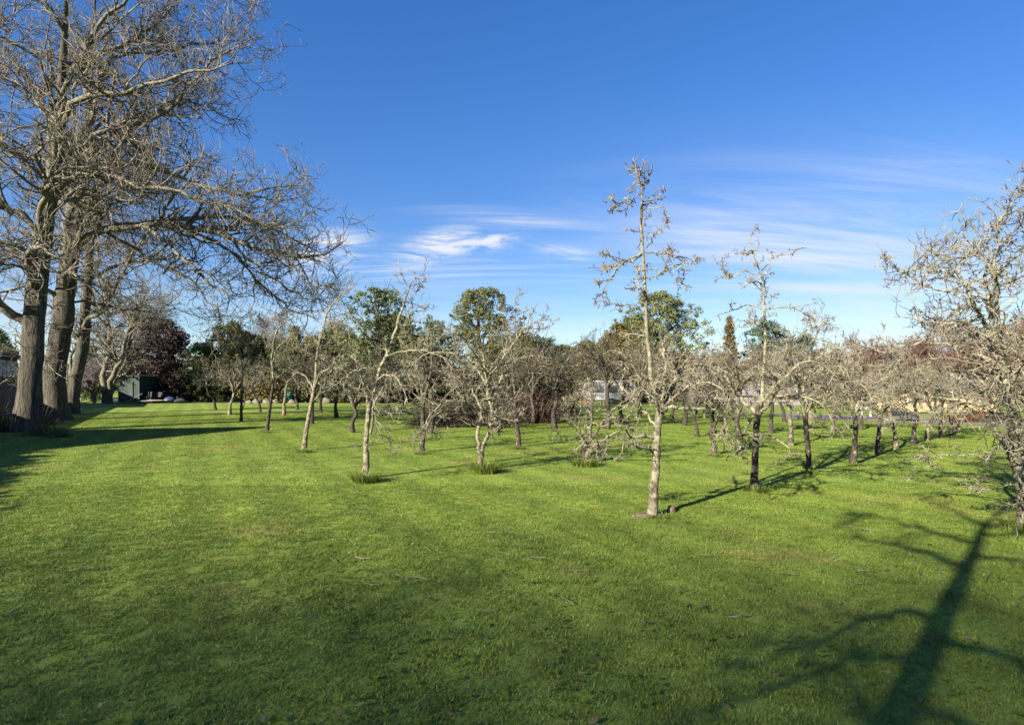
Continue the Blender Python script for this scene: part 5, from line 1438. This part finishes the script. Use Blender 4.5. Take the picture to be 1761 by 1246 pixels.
rg = np.random.default_rng(510); q = fence_pt(-6.5)  # hedge added out of view, shaped to shade the lower-left lawn
t = empty('shade_hedge', (q[0], q[1], 0), math.atan2(FD[1], FD[0])); tag(t, 'unseen evergreen hedge added left of the frame to cast the lower-left shade', 'hedge')
n = 520
C = np.stack([rg.uniform(0, 11.5, n), rg.uniform(-.75, -.15, n), rg.random(n) ** .45], 1); C[:, 2] *= 2.30 - .035 * C[:, 0] + .03 * np.sin(C[:, 0] * 2.1)
link('foliage', leaves_mesh('foliage', C, np.full(n, .30), 60, .13, rg), MATS['leaf_evergreen'], t)
for x in np.arange(.4, 11.3, .9):
    l = smooth_line([(x, -.45, -.05), (x + .1, -.4, .9), (x - .05, -.45, 2.0)], (.03, .022, .008), 8, .02, rg)
    link('stem', tube_mesh('stem', [(l[0][None], l[1][None], 6)]), MATS['bark_apple_dark'], t)
# ---------------------------------------------------------------- tree behind the viewer known by its shadow; poplars added to dim near grass
rg = np.random.default_rng(800)


def tree_behind():
    """tall tree standing behind the viewer on the right; its trunk and limbs throw the long shadow at the lower right"""
    g = np.array([-2.22, -1.45])
    trunk = smooth_line([(0, 0, -.1), (.02, 0, 1.2), (.06, .03, 2.6), (.0, -.04, 4.0), (.05, .0, 5.3)], (.13, .105, .09, .07, .04), 24, .01, rg)
    side = np.array([math.cos(SHADOW_AZ), -math.sin(SHADOW_AZ), 0])     # across the sunlight
    limbs = []
    for z, s, z1, r in ((3.4, -.80, 2.6, .028), (3.0, -.85, 2.4, .022), (3.25, .75, 3.0, .026), (3.55, .28, 3.85, .026), (2.75, .6, 2.4, .02), (4.2, -1.1, 4.25, .026), (4.3, .95, 4.15, .026), (4.7, -1.5, 5.2, .026), (4.8, 1.4, 5.1, .024), (5.0, -.95, 5.75, .022), (5.05, .9, 5.7, .022), (5.2, .1, 6.1, .020)):
        j = int(np.argmin(abs(trunk[0][:, 2] - z))); st = trunk[0][j]; rise = z1 - z
        dr = side * s + np.array([rg.normal(0, .12), rg.normal(0, .12), 0])
        r *= 1.5
        limbs.append(smooth_line([st, st + dr * .35 + [0, 0, rise * .2 + .1], st + dr * .7 + [0, 0, rise * .6 + .08] + rg.normal(0, .04, 3), st + dr + [0, 0, rise]], (r, r * .8, r * .5, r * .25), 14, .02, rg))
    P, R = stack(limbs)
    gr = apple_levels(P, R, rg, 1.3, 0.6, 4, .02, .3)
    return make_tree('apple_tree', 'tree behind the viewer casting the long trunk shadow at lower right', 'tree', 'trees behind the viewer', (g[0], g[1], 0), 0, trunk, limbs, gr, MIXED, .08, rg)


tree_behind()


def shade_poplars():
    """row of bare poplars added out of view; their thinning tops dim the nearest grass"""
    r2 = np.random.default_rng(820)
    src = None
    for i in range(12):
        x = -46.0 + i * 2.2
        if src is None:
            t = empty('shade_poplar', (x, -30, 0)); src = t
            tr = smooth_line([(0, 0, -.1), (.05, 0, 8), (-.05, .05, 14), (0, 0, 18.5)], (.22, .16, .08, .012), 20, .02, r2)
            link('trunk', tube_mesh('trunk', [(tr[0][None], tr[1][None], 8)], .05, r2), MATS['limb_walnut'], t)
            a = grow(tr[0][None], tr[1][None], 90, r2, .15, .85, 22, 6, 2.4, .5, 6, .10, .06, .4, .03, .3, .008)
            # fine top twigs: evenly spread, thinning upwards to fade the added shade
            n = 4300; S = 3
            z = 23.5 - 6.5 * r2.random(n) ** 0.3333
            P = np.zeros((n, S + 1, 3)); P[:, 0] = np.stack([(np.arange(n) * 0.618034 % 1 - .5) * 2.2, r2.uniform(-1.1, 1.1, n), z], 1)
            D = unit(np.stack([r2.normal(0, .7, n), r2.normal(0, .7, n), np.ones(n)], 1))
            for k in range(S):
                D = unit(D + r2.normal(0, .3, (n, 3))); P[:, k + 1] = P[:, k] + D * .26
            R = np.linspace(.0054, .0036, S + 1)[None] * np.ones((n, 1))
            link('crown', tube_mesh('crown', [(*a, 4), (P, R, 3)]), MATS['twig_walnut'], t)
        else:
            t = copy_tree(src); t.location = (x, -30 + r2.normal(0, .3), 0); t.rotation_euler = (0, 0, math.pi * (i % 2))
        tag(t, 'unseen bare poplar added behind the viewer to dim the near grass', 'tree', 'unseen poplars added for their shade')


shade_poplars()

# ---------------------------------------------------------------- the mown grass itself
def build_grass():
    src = bpy.data.collections.new('grass_tiles')
    r2 = np.random.default_rng(900)

    def tile(size, n, L, w, i):
        # clumpy blades scattered over a square
        nc = max(6, int(n / 14)); cc = r2.uniform(-size / 2, size / 2, (nc, 2)); hs = r2.uniform(.6, 1.35, nc)
        pick = r2.integers(0, nc, n)
        xy = np.where(r2.random((n, 1)) < .6, cc[pick] + r2.normal(0, size * .03, (n, 2)), r2.uniform(-size / 2, size / 2, (n, 2)))
        V, Fs = blades(n, r2, .0001, L, w, 1.0, 2)
        V = V.reshape(n, -1, 3) * np.where(np.arange(n)[:, None, None] >= 0, 1, 1)
        V[:, :, 2] *= hs[pick][:, None]
        V[:, :, :2] += xy[:, None, :]
        me = np_mesh('grass_tile', V.reshape(-1, 3), Fs)
        me.materials.append(MATS['grass_blade'])
        o = bpy.data.objects.new('grass_tile_%02d' % i, me); src.objects.link(o)
    for i in range(4): tile(.42, 1150, .029, .0056, i)
    for i in range(4, 7): tile(1.0, 1500, .026, .010, i)
    pts, rot, scl, idx = [], [], [], []
    half = 47
    y = 2.2
    while y < 9.5:
        xm = y * 1.02 + .8
        for x in np.arange(-xm, xm, .36):
            pts.append((x + r2.uniform(-.06, .06), y + r2.uniform(-.06, .06), 0)); rot.append(r2.uniform(0, 6.28)); scl.append(r2.uniform(.85, 1.15)); idx.append(r2.integers(0, 4))
        y += .36
    while y < 34:
        xm = y * 1.0 + 1
        for x in np.arange(-xm, xm, .85):
            q = np.array([x, y]); s = np.dot(q - FP, FN)
            if s < 1.2: continue
            if y > 21 and x > 13 and (y + .8 * x) > 38.5: continue
            pts.append((x + r2.uniform(-.15, .15), y + r2.uniform(-.15, .15), 0)); rot.append(r2.uniform(0, 6.28)); scl.append(r2.uniform(.85, 1.15)); idx.append(4 + r2.integers(0, 3))
        y += .85
    me = bpy.data.meshes.new('grass'); me.vertices.add(len(pts)); me.vertices.foreach_set('co', np.array(pts, np.float32).ravel())
    for nm, typ, arr, key in (('turn', 'FLOAT_VECTOR', np.stack([np.zeros(len(pts)), np.zeros(len(pts)), rot], 1), 'vector'), ('size', 'FLOAT', np.array(scl), 'value'), ('tile', 'INT', np.array(idx), 'value')):
        a = me.attributes.new(nm, typ, 'POINT'); a.data.foreach_set(key, np.ascontiguousarray(arr.ravel(), np.int32 if typ == 'INT' else np.float32))
    o = link('grass', me, None); tag(o, 'short mown grass of the lawn', 'grass', None, 'stuff')
    ng = bpy.data.node_groups.new('grass_scatter', 'GeometryNodeTree')
    ng.interface.new_socket('Geometry', in_out='INPUT', socket_type='NodeSocketGeometry')
    ng.interface.new_socket('Geometry', in_out='OUTPUT', socket_type='NodeSocketGeometry')
    N, L = ng.nodes.new, ng.links.new
    gi, go = N('NodeGroupInput'), N('NodeGroupOutput')
    ci = N('GeometryNodeCollectionInfo'); ci.inputs['Collection'].default_value = src
    ci.inputs['Separate Children'].default_value = True; ci.inputs['Reset Children'].default_value = True
    ip = N('GeometryNodeInstanceOnPoints'); ip.inputs['Pick Instance'].default_value = True

    def attr(nm, dt):
        a = N('GeometryNodeInputNamedAttribute'); a.data_type = dt; a.inputs['Name'].default_value = nm
        return a.outputs['Attribute']
    er = N('FunctionNodeEulerToRotation'); L(attr('turn', 'FLOAT_VECTOR'), er.inputs[0])
    L(gi.outputs[0], ip.inputs['Points']); L(ci.outputs[0], ip.inputs['Instance']); L(attr('tile', 'INT'), ip.inputs['Instance Index'])
    L(er.outputs[0], ip.inputs['Rotation']); L(attr('size', 'FLOAT'), ip.inputs['Scale'])
    L(ip.outputs[0], go.inputs[0])
    md = o.modifiers.new('scatter', 'NODES'); md.node_group = ng


build_grass()


# ---------------------------------------------------------------- weeds, fallen leaves and windfall twigs in the sward
def litter():
    r2 = np.random.default_rng(950)

    def spread(n, y0, y1):
        y = 1 / r2.uniform(1 / y1, 1 / y0, n); x = r2.uniform(-.95, .95, n) * y
        return np.stack([x, y], 1)
    # broad-leaved rosettes
    n = 800; xy = spread(n, 2.6, 16); cl = np.sin(xy[:, 0] * 1.3 + 2) + np.sin(xy[:, 1] * 1.7 + xy[:, 0]); xy = xy[cl > -.3]; n = len(xy)
    k = 6; az = (np.arange(k) / k * 6.283)[None] + r2.uniform(0, 6.28, (n, 1)) + r2.normal(0, .3, (n, k)); L = r2.uniform(.015, .034, (n, 1)) * r2.uniform(.6, 1.2, (n, k))
    d = np.stack([np.cos(az), np.sin(az), np.full(az.shape, .7)], -1); sd_ = np.stack([-np.sin(az), np.cos(az), np.zeros(az.shape)], -1)
    c = np.concatenate([xy, np.full((n, 1), .016)], 1)[:, None]
    Lx = L[..., None]
    V = np.stack([c + d * 0, c + d * Lx * .55 + sd_ * Lx * .28, c + d * Lx * 1.0 * np.array([1, 1, .6]), c + d * Lx * .55 - sd_ * Lx * .28], 2).reshape(-1, 3)
    o = link('lawn_weeds', np_mesh('lawn_weeds', V, [np.arange(n * k * 4).reshape(-1, 4)], False), MATS['leaf_weed']); tag(o, kind='stuff')
    # brown fallen leaves
    n = 260; xy = spread(n, 2.6, 22); s_ = r2.uniform(.012, .028, n)[:, None]
    a = r2.uniform(0, 6.28, n); T = np.stack([np.cos(a), np.sin(a), r2.normal(0, .25, n)], 1); B = np.stack([-np.sin(a), np.cos(a), r2.normal(0, .25, n)], 1)
    c = np.concatenate([xy, np.full((n, 1), .030)], 1)
    V = np.stack([c - T * s_, c + B * s_ * .6, c + T * s_, c - B * s_ * .6], 1).reshape(-1, 3)
    o = link('fallen_leaves', np_mesh('fallen_leaves', V, [np.arange(n * 4).reshape(-1, 4)], False), MATS['leaf_litter']); tag(o, kind='stuff')
    # small windfall twigs
    n = 70; xy = spread(n, 4.0, 20); a = r2.uniform(0, 6.28, n); P = np.zeros((n, 4, 3)); P[:, 0, :2] = xy; P[:, 0, 2] = .026
    for i in range(3):
        a = a + r2.normal(0, .35, n); P[:, i + 1] = P[:, i] + np.stack([np.cos(a), np.sin(a), r2.normal(0, .08, n)], 1) * r2.uniform(.03, .08, n)[:, None]
    P[:, :, 2] = np.clip(P[:, :, 2], .02, .05)
    o = link('fallen_twigs', tube_mesh('fallen_twigs', [(P, np.full((n, 4), .0035), 4)]), MATS['twig_apple']); tag(o, kind='stuff')


litter()
